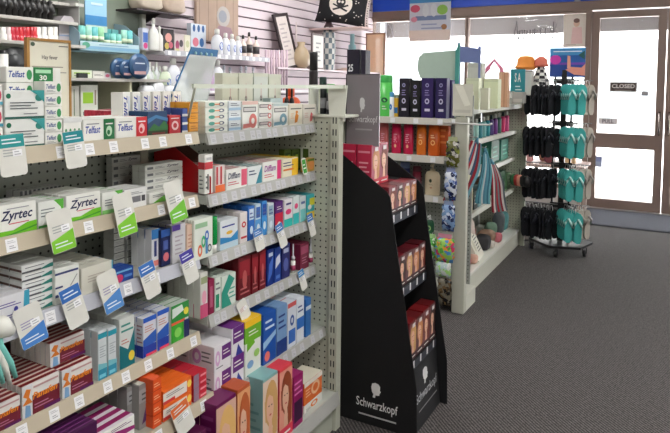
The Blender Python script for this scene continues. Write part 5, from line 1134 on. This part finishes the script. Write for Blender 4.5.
# pale rounded display beside makeup
pd_ = empty('display_box', (WX+.16, 3.03, 1.75)); tag(pd_, 'pale mauve-grey rounded display case beside the makeup shelf', 'display case')
Y0 = ycoord(59, WX+.2, 1.85); Y1 = ycoord(76, WX+.2, 1.85); zt_ = zcoord(16, WX+.2, (Y0+Y1)/2); zb_ = zcoord(46, WX+.2, (Y0+Y1)/2)
pd_.location = (WX+.03, (Y0+Y1)/2, zb_); w = Y1-Y0; h = zt_-zb_
m = MB(); m.prism([(-w/2, 0), (w/2, 0), (w/2, h*.8), (w*.25, h), (-w*.2, h), (-w/2, h*.75)], 'x', 0, .17, mat((186, 180, 184), .4)); m.build('case', pd_)
m = MB(); m.box(.17, .173, -w*.5, w*.5, h*.32, h*.36, mat((140, 160, 190))); m.build('trim_band', pd_)
# round black item and white tube
X = WX+.3
Y = ycoord(15, X, 1.6); m = MB()
m.tube([(-.012, 0, .095), (.012, 0, .095)], .092, mat((30, 32, 34), .4), 24); m.tube([(.012, 0, .095), (.018, 0, .095)], .05, mat((60, 62, 64), .4), 18); m.box(-.02, .02, -.04, .04, 0, .02, mat((30, 32, 34)))
o = m.build('desk_mirror', None, (X, Y, 1.5325)); tag(o, 'round black disc-shaped item below the makeup shelf', 'mirror')
wbottle('cosmetic_tube', 3, 50, 1.5325, X, .03, W, BLK, 'big white tube with black lettering beside the round disc', zc=.85)
wp(MB().bev(WX+.03, WX+.38, 1.6, 2.399, 1.51, 1.532, mat((196, 192, 186), .4), .003), 'shelf')
o = freebox('tool_case', 2.9, 1.5325, 71, 104, 71, .10, (206, 210, 190), [R(.1, .4, .9, .5, (150, 190, 70)), LN(.1, .6, .6, .8, 1, (60, 80, 60))], 'long white and lime pack lying on the wall shelf', 'pack') if False else None
def wallbox(name, px0, px1, ytop, zs, X, d, c, ar, lab, cat='box'):
    a = ycoord(px0, X, zs+.02); b = ycoord(px1, X, zs+.02); H = zcoord(ytop, X, (a+b)/2)-zs
    o = carton(name, b-a, d, H, c, ar); o.location = (X, (a+b)/2, zs); tag(o, lab, cat); return o
wallbox('gift_pack', 72, 92, 70, 1.5325, WX+.34, .1, (214, 222, 200), [R(.1, .5, .9, .7, (150, 190, 80)), LN(.1, .2, .7, .4, 1, (70, 70, 70))], 'long white and lime pack on the wall shelf', 'pack')
wallbox('gift_pack', 78.5, 88, 73, 1.5325, WX+.372, .025, (30, 30, 32), [], 'small black pack before the white and lime pack', 'pack')
wallbox('gift_pack', 93, 105, 71, 1.5325, WX+.34, .1, (222, 220, 214), [LN(.1, .3, .8, .6, 2, (90, 90, 90))], 'white pack with dark print on the wall shelf', 'pack')
wallbox('gift_box', 81, 98, 85, 1.2525, WX+.34, .12, (216, 218, 206), [R(.12, .45, .72, .78, (150, 196, 50)), R(.12, .1, .5, .2, (120, 120, 120)), R(.8, .4, .9, .85, (150, 130, 120))], 'white box with lime square on the lower wall shelf')
wallbox('gift_box', 70, 79.5, 86, 1.2525, WX+.34, .12, (200, 200, 190), [R(.4, .1, .5, .9, (90, 110, 80))], 'pale box left of the lime-square box')
wallbox('gift_pack', 104, 111, 73, 1.5325, WX+.34, .08, (206, 200, 206), [El(.5, .5, .3, .3, (190, 90, 120))], 'tiny mauve pack before the blue round packs', 'pack')
# blue round clam packs
for i, (px, r) in enumerate(((119, .075), (127, .07), (139, .095))):
    X = WX+.40-.02*abs(i-2)*1.0; Y = ycoord(px, X, 1.6)
    m = MB(); m.tube([(-.01, 0, r), (.01, 0, r)], r, mat((60, 96, 136), .3), 24)
    art(m, lambda u, v, L: (.0105+E1*3*L, (u-.5)*2*r, v*2*r), [El(.5, .5, .36, .36, (48, 78, 120)), LN(.25, .55, .75, .68, 1, (200, 210, 220)), R(.2, .18, .8, .3, (190, 150, 150))])
    o = m.build('round_pack', None, (X, Y, 1.5325)); tag(o, '%s blue round clamshell pack on the wall shelf' % ('left', 'middle', 'right and largest')[i], 'pack')
# sunscreen display stand, hung on the panel
x0, x1 = 77, 139; X = WX+.30
Ya = ycoord(79, X, 1.75); Yb = ycoord(139, X, 1.75); zb_ = zcoord(52, X, (Ya+Yb)/2); 
sd_ = empty('counter_display', (WX+.035, (Ya+Yb)/2, zb_)); tag(sd_, 'pale blue-green sunscreen display stand mounted on the wall panel', 'display stand')
w = Yb-Ya; dblue = mat((150, 190, 206), .4)
m = MB(); m.box(0, .27, -w/2, w/2, 0, .012, dblue); m.build('tray_floor', sd_)
m = MB(); m.box(.265, .27, -w/2, w/2, .012, .065, mat((186, 214, 222), .4)); art(m, lambda u, v, L: (.27+E1*2*L, (u-.5)*w, .012+v*.053), [R(0, 0, 1, .4, (130, 180, 210)), El(.1, .5, .06, .4, (90, 170, 140)), LN(.3, .5, .8, .8, 1, (120, 160, 190))]); m.build('front_lip', sd_)
for s in (-1, 1):
    m = MB(); m.prism([(0, 0), (.27, 0), (.27, .12), (.12, .22), (0, .24)], 'y', s*w/2-(.006 if s > 0 else 0), s*w/2+(.006 if s < 0 else 0), mat((150, 176, 190), .4)); 
    if s > 0: m.lathe([(.018, 0), (.02, .002)], mat((60, 110, 80)), 10, (.2, w/2-.01, .12))
    m.build('side_panel', sd_)
hcw = w*.36
m = MB(); m.box(.17, .176, -w/2+.126, -w/2+hcw+.12, .012, .42, mat((80, 150, 200), .4)); art(m, lambda u, v, L: (.176+E1*3*L, -w/2+.126+u*(hcw-.006), .1+v*.32), [R(0, .5, 1, 1, (150, 196, 226)), R(0, .3, 1, .5, (50, 130, 190)), El(.3, .15, .2, .12, (226, 170, 150)), El(.75, .15, .2, .12, (200, 226, 200)), T('SUN', .25, .72, .75, .84, (206, 226, 240)) if False else LN(.25, .7, .8, .84, 1, (206, 226, 240)), R(0, .04, 1, .28, (190, 214, 200))]); m.build('header_card', sd_)
gcol = [(120, 200, 190), (160, 214, 196), (110, 196, 200), (150, 206, 160), (60, 150, 150), (130, 206, 196)]
for i in range(9):
    t = (i+.5)/9; Y = (Ya+Yb)/2-w/2+.03+(w-.06)*t; tall = (1 if i < 4 or i > 6 else 0)
    m = MB(); H = .16 if tall else .125; c = gcol[i % 6]
    m.lathe([(.02, 0), (.021, .03), (.024, .035)], mat(W, .4), 12); m.lathe([(.024, .035), (.026, H*.7), (.024, H)], mat(c, .3), 12, (0, 0, 0), .8, 1)
    m.lathe([(.0262, H*.4), (.0262, H*.6)], mat((214, 230, 200), .4), 12, (0, 0, 0), .82, 1.0)
    o = m.build('sunscreen_tube', None, (WX+.26, Y, zb_+.0125)); tag(o, ('tall' if tall else 'short')+' aqua sunscreen tube standing in the blue-green display', 'tube', ('tall' if tall else 'short')+' aqua sunscreen tubes')
for i in range(4):
    Y = (Ya+Yb)/2-w/2+hcw+.05+i*.07; m = MB(); m.bev(-.03, .03, -.032, .032, 0, .17, mat((90+20*(i % 2), 180, 180), .4), .003); o = m.build('sunscreen_box', None, (WX+.115, Y, zb_+.0125)); tag(o, 'teal sunscreen carton in the rear row of the wall display', 'box', 'teal sunscreen cartons in the rear row')

# slatwall glass shelves with baby products
sw = empty('slatwall_shelf', (WX, 4.6, 0)); tag(sw, 'upper white ledge on the slatwall with baby lotions', 'shelf')
m = MB(); m.bev(0, .26, -.86, .62, 1.745, 1.765, mat((226, 222, 226), .3), .003); m.build('shelf_board', sw)
m = MB(); m.bev(.26, .268, -.86, .62, 1.73, 1.775, clear((230, 230, 240), .6), .002); r_ = m.build('price_rail', sw)
for k in range(14):
    q = MB(); q.box(.2685, .2695, -.83+k*.105, -.79+k*.105, 1.735, 1.768, tagm); q.build('price_label', sw)
sw2 = empty('slatwall_shelf', (WX, 4.8, 0)); tag(sw2, 'lower white ledge on the slatwall with cleanser bottles', 'shelf')
MB().bev(0, .28, -1.05, 1.3, 1.42, 1.44, mat((226, 222, 226), .3), .003).build('shelf_board', sw2)
US, LS = 1.7655, 1.4405; X = WX+.2
wbl = [(153.5, 18, .045, 'white'), (160, 26, .03, 'slim white')]
wallbox('gift_box', 142.5, 148.5, 28, US, X, .05, (206, 210, 226), [R(.1, .35, .9, .8, (70, 110, 190)), El(.5, .2, .35, .14, (206, 60, 130))], 'white box with blue and pink print near the left end')
wbottle('lotion_bottle', 153.5, 18, US, X, .04, W, W, 'tall white pump bottle on the upper ledge', 'bottle', neck=True)
wbottle('lotion_bottle', 159.5, 26, US, X, .028, (226, 224, 220), W, 'slim white bottle right of the tall pump', 'bottle', neck=True)
wallbox('gift_box', 163, 174, 29, US, X, .06, (34, 26, 28), [El(.5, .62, .3, .2, (214, 150, 140)), El(.35, .25, .2, .15, (190, 170, 80)), El(.7, .3, .2, .15, (190, 90, 110))], 'black gift box with floral picture on the upper ledge')
wallbox('gift_box', 174.5, 184, 34, US, X, .06, (206, 190, 190), [El(.3, .4, .2, .25, (150, 50, 90)), El(.7, .5, .2, .2, (60, 50, 60)), R(.1, .05, .5, .2, (200, 190, 130))], 'small pink gift box with berry picture')
wallbox('gift_box', 184.5, 190.5, 35, US, X, .05, (220, 216, 196), [El(.5, .5, .3, .2, (190, 190, 150))], 'small cream box beside the pink gift box')
wallbox('gift_box', 191, 206, 24, US, X-.08, .05, (206, 214, 226), [El(.2, .85, .09, .12, (40, 90, 150)), El(.5, .85, .09, .12, (40, 90, 150)), El(.8, .85, .09, .12, (40, 90, 150)), El(.3, .4, .2, .15, (206, 110, 130)), El(.7, .4, .15, .15, (60, 110, 170))], 'white card pack with three navy discs on top')
def babyb(px, ytop, lab, r, zs=US, X=X, c=(232, 234, 240)):
    Y = ycoord(px, X, zs+.08); H = zcoord(ytop, X, Y)-zs
    p = [(r*.9, 0), (r, H*.04), (r, H*.5), (r*.8, H*.68), (r*.4, H*.78), (r*.42, H*.8), (r*.42, H*.97), (r*.3, H)]
    e = lathe_bottle('lotion_bottle', p, c, W, H*.79, None, loc=(X, Y, zs), lab_art=[El(.5, .5, .30, .32, (50, 90, 180)), El(.5, .55, .14, .14, (200, 214, 240))]); tag(e, lab, 'bottle')
babyb(217, 29, 'large white baby lotion bottle with blue oval', .055)
babyb(225.5, 33, 'white baby lotion bottle, first of three smaller', .042)
babyb(232, 34, 'white baby lotion bottle, second of three smaller', .038)
babyb(238, 36, 'white baby lotion bottle, third of three smaller', .038)
for i, (px, yt) in enumerate(((243, 35), (249, 32), (256, 36))):
    wbottle('pump_bottle', px, yt, US, X, .036, (232, 214, 206), (24, 24, 26), '%s cream bottle with black pump on the upper ledge' % ('left', 'middle', 'right')[i], 'bottle', neck=True, labc=(60, 56, 58))
# lower ledge
for i, (px, yt, c, r) in enumerate(((165, 66, (214, 226, 200), .05), (173, 58, (230, 232, 240), .065), (182, 66, (230, 232, 240), .05))):
    babyb(px, yt, ('pale green bottle on the lower ledge', 'large white bottle with navy oval, lower ledge', 'white bottle right of the navy-oval one, lower ledge')[i], r, LS, X, c)
babyb(217, 60, 'large white bottle seen right of the leaning header', .062, LS, X)
for i, (px, yt) in enumerate(((206, 63), (212, 66), (224, 65), (230, 67), (241, 66), (246, 66), (253, 67))):
    wbottle('lotion_bottle', px, yt, LS, X-.02, .038, ((206, 180, 210) if i < 2 else (232, 232, 236)), ((170, 60, 120) if i < 2 else (214, 216, 226)), '%s on the lower ledge' % ('lilac bottle with plum cap, left', 'lilac bottle with plum cap, right', 'plain white bottle, first from the big one', 'plain white bottle, second from the big one', 'plain white bottle, third from the big one', 'plain white bottle, fourth from the big one', 'plain white bottle, last from the big one')[i], 'bottle', neck=True)
for i in range(6):
    px = 143+i*3.4; wbottle('lotion_bottle', px, 62+i % 2*4, LS, X-.05, .03, (200, 212, 196) if i % 2 else (226, 230, 232), W, '%s little bottle at the left of the lower ledge' % ('first', 'second', 'third', 'fourth', 'fifth', 'sixth')[i], 'bottle', neck=True)
# clear-wrapped bundles in front on medicines' shelf top? -> on the wall unit shelf
for i, (px, r, c) in enumerate(((148, .07, (206, 214, 226)), (158, .075, (220, 226, 230)), (170, .08, (226, 230, 236)), (181, .07, (206, 206, 216)))):
    X_ = WX+.36; Y = ycoord(px, X_, 1.5); o = pouch('wrapped_bundle', .10, .15, .25+.03*(i % 2), (236, 236, 240)); o.location = (X_-.02, Y, 1.24)
    o.data.materials[0] = clear((238, 240, 244), .9, .2); tag(o, '%s clear-wrapped white bundle behind the upright boxes' % ('first', 'second', 'third', 'fourth')[i], 'bundle')
sw3 = empty('slatwall_shelf', (WX, 4.1, 0)); tag(sw3, 'lowest white ledge holding the clear-wrapped bundles', 'shelf')
MB().bev(0, .42, -.35, .45, 1.218, 1.2395, mat((226, 222, 226), .3), .003).build('shelf_board', sw3)

# wooden panel poster hung on slatwall
X = WX+.0005; Y0 = ycoord(194, X, 2.1); Y1 = ycoord(236, X, 2.1); zb_ = zcoord(42, X, (Y0+Y1)/2)
m = MB(); w = Y1-Y0
wdm = mat((172, 148, 132), .7, 0, .12, 9)
m.bev(0, .03, -w/2, w/2, 0, .75, wdm, .004)
for k in range(5): m.box(.0301, .0306, -w/2+w*(k+.3)/5, -w/2+w*(k+.36)/5, .01, .74, mat((140, 118, 106), .7))
art(m, lambda u, v, L: (.0307+E1*3*L, (u-.5)*w, v*.5), [El(.62, .5, .16, .2, (176, 168, 164)), El(.6, .5, .1, .12, (142, 146, 156)), ('p', [(.35, .05), (.9, .1), (.8, .3), (.5, .32)], (150, 120, 130))])
o = m.build('wooden_plaque', None, (X, (Y0+Y1)/2, zb_)); tag(o, 'tall weathered wooden plaque with blue motif on the slatwall', 'plaque')
# basket/soft shelf top left (dark bracket with cushions)
X = WX+.2; bs = empty('accessory_shelf', (WX, ycoord(170, X, 2.1), zcoord(14, X, ycoord(170, X, 2.1)))); tag(bs, 'dark bracket shelf with woven cushions high on the slatwall', 'shelf')
m = MB(); m.box(0, .26, -.42, .22, -.012, 0, mat((56, 44, 48), .5)); m.prism([(0, -.012), (.22, -.012), (0, -.1)], 'y', -.13, -.115, mat((56, 44, 48), .5)); m.build('shelf_board', bs)
for i, dy in enumerate((-.2, .07)):
    o = pouch('woven_cushion', .2, .25, .16, (206, 192, 176) if i == 0 else (196, 176, 160)); o.location = (WX+.13, bs.location.y+dy, bs.location.z+.001); tag(o, '%s woven cushion on the dark bracket shelf' % ('left', 'right')[i], 'cushion')
    for q in (-.05, .05):
        pass
# glass ledge on slatwall for frames etc.
X = WX+.24; Yl = ycoord(262, X, 1.7); Yr = ycoord(372, X, 1.7)
sw4 = empty('slatwall_shelf', (WX, 6.4, 0)); tag(sw4, 'far pinkish ledge on the slatwall holding frames and vases', 'shelf')
m = MB(); m.bev(0, .28, 5.35-6.4, 8.0-6.4, 1.665, 1.685, mat((216, 200, 206), .4), .003); m.build('shelf_board', sw4)
FS = 1.6855
# pale pink stick bundle
for i in range(9):
    px = 266+i*2.6; X = WX+.25; Y = ycoord(px, X, 1.7); Z1 = zcoord(50, X, Y)
    m = MB(); m.lathe([(.012, 0), (.013, .2), (.011, Z1-1.44)], mat((222, 200, 208) if i % 2 else (200, 176, 190), .4), 8); o = m.build('bath_wand', None, (X, Y, 1.4405)); tag(o, 'pale pink stick-shaped bottle in the row right of the lotions', 'bottle', 'pale pink stick-shaped bottles')
# tall leaning frame
X = WX+.1; Ya = ycoord(282, X, 1.9); H = zcoord(8, X, Ya)-zcoord(54, X, Ya)
fr_ = empty('picture_frame', (WX+.16, ycoord(288, X, 1.7), FS)); tag(fr_, 'tall narrow dark-framed picture leaning on the far ledge', 'picture frame')
w = .30; H = .62
m = MB(); dkf = mat((50, 38, 40), .5)
m.box(-.012, .012, -w/2, -w/2+.035, 0, H, dkf); m.box(-.012, .012, w/2-.035, w/2, 0, H, dkf); m.box(-.012, .012, -w/2+.035, w/2-.035, 0, .03, dkf); m.box(-.012, .012, -w/2+.035, w/2-.035, H-.035, H, dkf); m.build('frame', fr_)
m = MB(); m.box(-.006, .004, -w/2+.035, w/2-.035, .03, H-.035, mat((206, 196, 192), .5, 0, .15, 14)); art(m, lambda u, v, L: (.004+E1*3*L, (u-.5)*(w-.07), .03+v*(H-.07)), [LN(.2, .1, .8, .9, 9, (170, 160, 160))]); m.build('picture', fr_)
fr_.rotation_euler = (math.radians(10), math.radians(-10), 0)
# vases / hearts / frame / lamp
def vase(px, ytop, r, c, lab, prof=None, X=WX+.17, name='vase'):
    Y = ycoord(px, X, FS+.1); H = zcoord(ytop, X, Y)-FS
    p = prof or [(.4, 0), (.9, .15), (1, .4), (.7, .7), (.35, .85), (.45, 1)]
    m = MB(); m.lathe([(a*r, b*H) for a, b in p], mat(c, .35), 18); o = m.build(name, None, (X, Y, FS)); tag(o, lab, 'ornament'); return o
vase(301, 42, .11, (176, 156, 128), 'tan patterned shell ornament on the far ledge')
vase(311, 50, .08, (206, 196, 188), 'pale rounded ornament right of the tan one')
o = wallbox('photo_frame', 312, 324, 34, FS, WX+.24, .02, (110, 96, 96), [R(.08, .05, .92, .95, (222, 218, 214)), LN(.3, .2, .7, .8, 5, (150, 150, 150))], 'small white-fronted upright frame on the far ledge', 'picture frame')
vase(296, 22, .03, (206, 190, 190), 'slim pale cone ornament behind the tall frame', [(1, 0), (.6, .5), (.2, 1)], WX+.06)
m = MB(); 
X = WX+.2; Y = ycoord(328.5, X, 1.9); H = zcoord(20, X, Y)-FS; r = .085
for k in range(12):
    for j in range(8):
        a0, a1 = 2*PI*k/12, 2*PI*(k+1)/12; z0_, z1_ = H*j/8*.85, H*(j+1)/8*.85
        rr = lambda t: r*(.8+.2*math.sin(t*PI))
        m.add([(rr(j/8)*math.cos(a0), rr(j/8)*math.sin(a0), z0_), (rr(j/8)*math.cos(a1), rr(j/8)*math.sin(a1), z0_), (rr((j+1)/8)*math.cos(a1), rr((j+1)/8)*math.sin(a1), z1_), (rr((j+1)/8)*math.cos(a0), rr((j+1)/8)*math.sin(a0), z1_)], [(0, 1, 2, 3)], mat((96, 110, 120) if (j+k) % 2 else (200, 200, 196), .5))
m.lathe([(r*.8, H*.84), (r*.5, H*.92), (r*.3, H)], mat((90, 70, 74), .5), 12)
o = m.build('lattice_lantern', None, (X, Y, FS)); tag(o, 'grey lattice lantern with dark top on the far ledge', 'lantern')
o = vase(345, 68, .12, (226, 196, 186), 'blush scalloped ornament at the far ledge', None, WX+.17)
vase(352, 34, .05, (150, 190, 196), 'aqua cross-shaped ornament near the wall end', [(.6, 0), (.6, .4), (1, .42), (1, .7), (.6, .72), (.6, 1)])
o = wallbox('canvas_print', 366, 384, 33, FS-.28, WX+.27, .02, (240, 206, 170), [R(.05, .35, .95, .38, (170, 120, 90)), R(.9, .02, .97, .98, (170, 130, 110)), R(0, .97, 1, 1, (170, 120, 90)), ('p', [(.1, .4), (.5, .4), (.6, .9), (.3, .8)], (250, 226, 196))], 'orange-cream canvas picture at the end of the ledge', 'picture') if False else None
# canvas hangs by window
a = xcoord(366, 7.9, 1.9); b = xcoord(385, 7.9, 1.9)
cv = empty('canvas_screen', ((a+b)/2, 7.9, 0)); tag(cv, 'peach translucent screen with thin brown frame before the window', 'screen')
zt_ = zcoord(33, (a+b)/2, 7.9); w = b-a; brn = mat((150, 110, 86), .5)
m = MB()
for q in ((-w/2, -w/2+.015, 0, zt_), (w/2-.02, w/2, 0, zt_), (-w/2, w/2, zt_-.02, zt_), (-w/2, w/2, 1.62, 1.64)): m.box(q[0], q[1], -.01, .01, q[2], q[3], brn)
m.build('frame', cv); MB().box(-w/2+.015, w/2-.02, -.002, .002, .3, zt_-.02, clear((250, 210, 170), .75, .6)).build('fabric', cv)
# black box "25" and slim neighbour, standing on end-cap tray further back
xb0 = xcoord(346, 3.95, 1.5)
sl5 = empty('display_pedestal', (xcoord(355, 4.45, 1.3), 4.45, 0)); tag(sl5, 'grey pedestal behind the wing carrying the black boxes', 'pedestal')
MB().bev(-.12, .12, -.08, .08, 0, 1.40, mat((150, 140, 144), .6), .004).build('body', sl5)
MB().bev(-.14, .14, -.1, .1, 1.4, 1.42, mat((180, 176, 176), .5), .003).build('top', sl5)
freebox('perfume_box', 4.4, 1.4205, 346.5, 359, 49.5, .09, (26, 22, 40), [T('25', .12, .52, .5, .68, (226, 226, 230)), LN(.1, .42, .8, .47, 1, (150, 150, 160))], 'black box printed 25 beside the silver header card')
freebox('perfume_box', 4.4, 1.4205, 360.5, 365, 50, .09, (30, 26, 44), [LN(.3, .1, .7, .3, 2, (120, 116, 130))], 'slim black box right of the one printed 25')
# skull pillow, lying on a high shelf bracket
X = WX+.5; pw = empty('skull_pillow', (0, 0, 0))
Yc = 6.55; Xc = xcoord(344, Yc, 2.3); zc_ = zcoord(7, Xc, Yc)
tag(pw, 'black pillow with white skull badge and spotted edge', 'pillow')
pw.location = (Xc, Yc, zc_)
m = MB(); n = 14; w, h, th = .66, .44, .10; vs = []; blk = mat((26, 26, 30), .85)
def pil(u, v, s):
    e_ = (1-abs(u)**3)*(1-abs(v)**3); pin = 1-.06*(1-abs(u)*abs(v))*0
    return (u*w/2*(1-.05*(1-v*v)*0)*(1-.08*(1-abs(v)**2)*(abs(u)**4)), s*th*max(e_, 0)**.6-.0, v*h/2*(1-.10*(1-abs(u)**2)*(abs(v)**4)))
for s in (-1, 1):
    vs = [pil(-1+2*i/n, -1+2*j/n, s) for j in range(n+1) for i in range(n+1)]
    m.add(vs, [(j*(n+1)+i, j*(n+1)+i+1, (j+1)*(n+1)+i+1, (j+1)*(n+1)+i) for j in range(n) for i in range(n)], blk, True)
    i0 = len(m.fm)-n*n; wi = m.mi(mat((206, 190, 186), .85))
    for j in range(n):
        m.fm[i0+j*n+n-1] = wi
m.build('cushion', pw)
def PP(u, v, L):
    q = pil(u, v, -1); return (q[0], q[1]-.0015*L-.001, q[2])
m = MB()
def curved(pts, c, L): m.add([PP(u, v, L) for u, v in pts], [list(range(len(pts)))], mat(c, .8))
def ell(cx, cz, rx_, rz_, c, L, N=20):
    m.add([PP(cx, cz, L)]+[PP(cx+rx_*math.cos(2*PI*k/N), cz+rz_*math.sin(2*PI*k/N), L) for k in range(N)], [(0, 1+k, 1+(k+1) % N) for k in range(N)], mat(c, .8))
ell(-.1, .1, .42, .62, (226, 214, 206), 2); 
ell(-.1, .2, .17, .26, (40, 38, 42), 4); ell(-.1, -.02, .10, .14, (40, 38, 42), 4)
ell(-.16, .2, .045, .07, (226, 214, 206), 6); ell(-.04, .2, .045, .07, (226, 214, 206), 6)
curved([(-.38, -.22), (-.34, -.30), (.2, .02), (.16, .10)], (40, 38, 42), 4); curved([(.14, -.30), (.18, -.22), (-.36, .08), (-.40, .02)], (40, 38, 42), 4)
for k in range(34):
    u, v = random.uniform(-.9, .8), random.uniform(-.85, .85)
    if ((u+.1)/.48)**2+((v-.1)/.7)**2 > 1: ell(u, v, .025, .035, (214, 206, 200), 3, 6)
for k in range(14): ell(.93, -.85+k*.13, .03, .03, (60, 50, 54), 4, 6)
m.build('printed_badge', pw)
pw.rotation_euler = (0, math.radians(8), math.radians(22))
ps = empty('pillow_shelf', (WX, Yc, 0)); tag(ps, 'pinkish cushion shelf jutting from the slatwall under the pillow', 'shelf')
zs_ = zc_-h/2-.05; depth = Xc-WX+.3
m = MB(); m.bev(0, depth, -.12, .18, zs_, zs_+.02, mat((206, 180, 176), .5), .003); m.build('shelf_board', ps)
m = MB(); m.prism([(0, zs_-.12), (depth*.5, zs_-.001), (0, zs_-.001)], 'y', -.01, .01, mat((196, 180, 180), .4)); m.build('bracket', ps)

# ================================================================== LIGHTS
def area(loc, sx, sy, e, col=(1, .98, .95)):
    l = bpy.data.lights.new('ceiling_lamp', 'AREA'); l.shape = 'RECTANGLE'; l.size = sx; l.size_y = sy; l.energy = e; l.color = col
    o = bpy.data.objects.new('ceiling_lamp', l); COL.objects.link(o); o.location = loc; return o
LE = {(.35, .6): 34, (.35, 3.0): 24, (.35, 5.4): 12, (-2.8, .6): 18, (-2.8, 3.0): 23, (-2.8, 5.4): 22, (2.2, .2): 36, (2.2, 3.4): 16}
PN = {(.35, .6): 'near row, over the aisle', (.35, 3.0): 'middle row, over the aisle', (.35, 5.4): 'far row, over the aisle', (-2.8, .6): 'near row, by the slatwall', (-2.8, 3.0): 'middle row, by the slatwall', (-2.8, 5.4): 'far row, by the slatwall', (2.2, .2): 'near row, right side', (2.2, 3.4): 'far row, right side'}
for (x, y), nm in PN.items():
    area((x, y, ZC-.075), .3, 1.2, LE[(x, y)])
    e = empty('ceiling_light', (x, y, ZC)); tag(e, 'white fluorescent ceiling light, '+nm, 'ceiling light')
    MB().bev(-.17, .17, -.63, .63, -.05, 0, mat((235, 235, 235), .5), .004).build('housing', e)
    MB().bev(-.15, .15, -.6, .6, -.068, -.051, mat((250, 250, 250), .5, emit=6), .004).build('diffuser', e)
w = bpy.data.worlds.new('World'); bpy.context.scene.world = w; w.use_nodes = True
bg_ = w.node_tree.nodes['Background']; bg_.inputs[0].default_value = (.93, .97, 1, 1); bg_.inputs[1].default_value = 13.0
sn = bpy.data.lights.new('sun', 'SUN'); sn.energy = 26; sn.angle = .03; so = bpy.data.objects.new('sun', sn); COL.objects.link(so); so.rotation_euler = (math.radians(-35), math.radians(20), 0); so.location = (0, 12, 8)
vs_ = bpy.context.scene.view_settings; bpy.context.scene.display_settings.display_device = 'sRGB'
vs_.view_transform = 'Standard'; vs_.look = 'None'; vs_.exposure = -0.03; vs_.gamma = 1; vs_.use_curve_mapping = False
print('cartons', TOTAL[0], 'objects', len(bpy.data.objects))
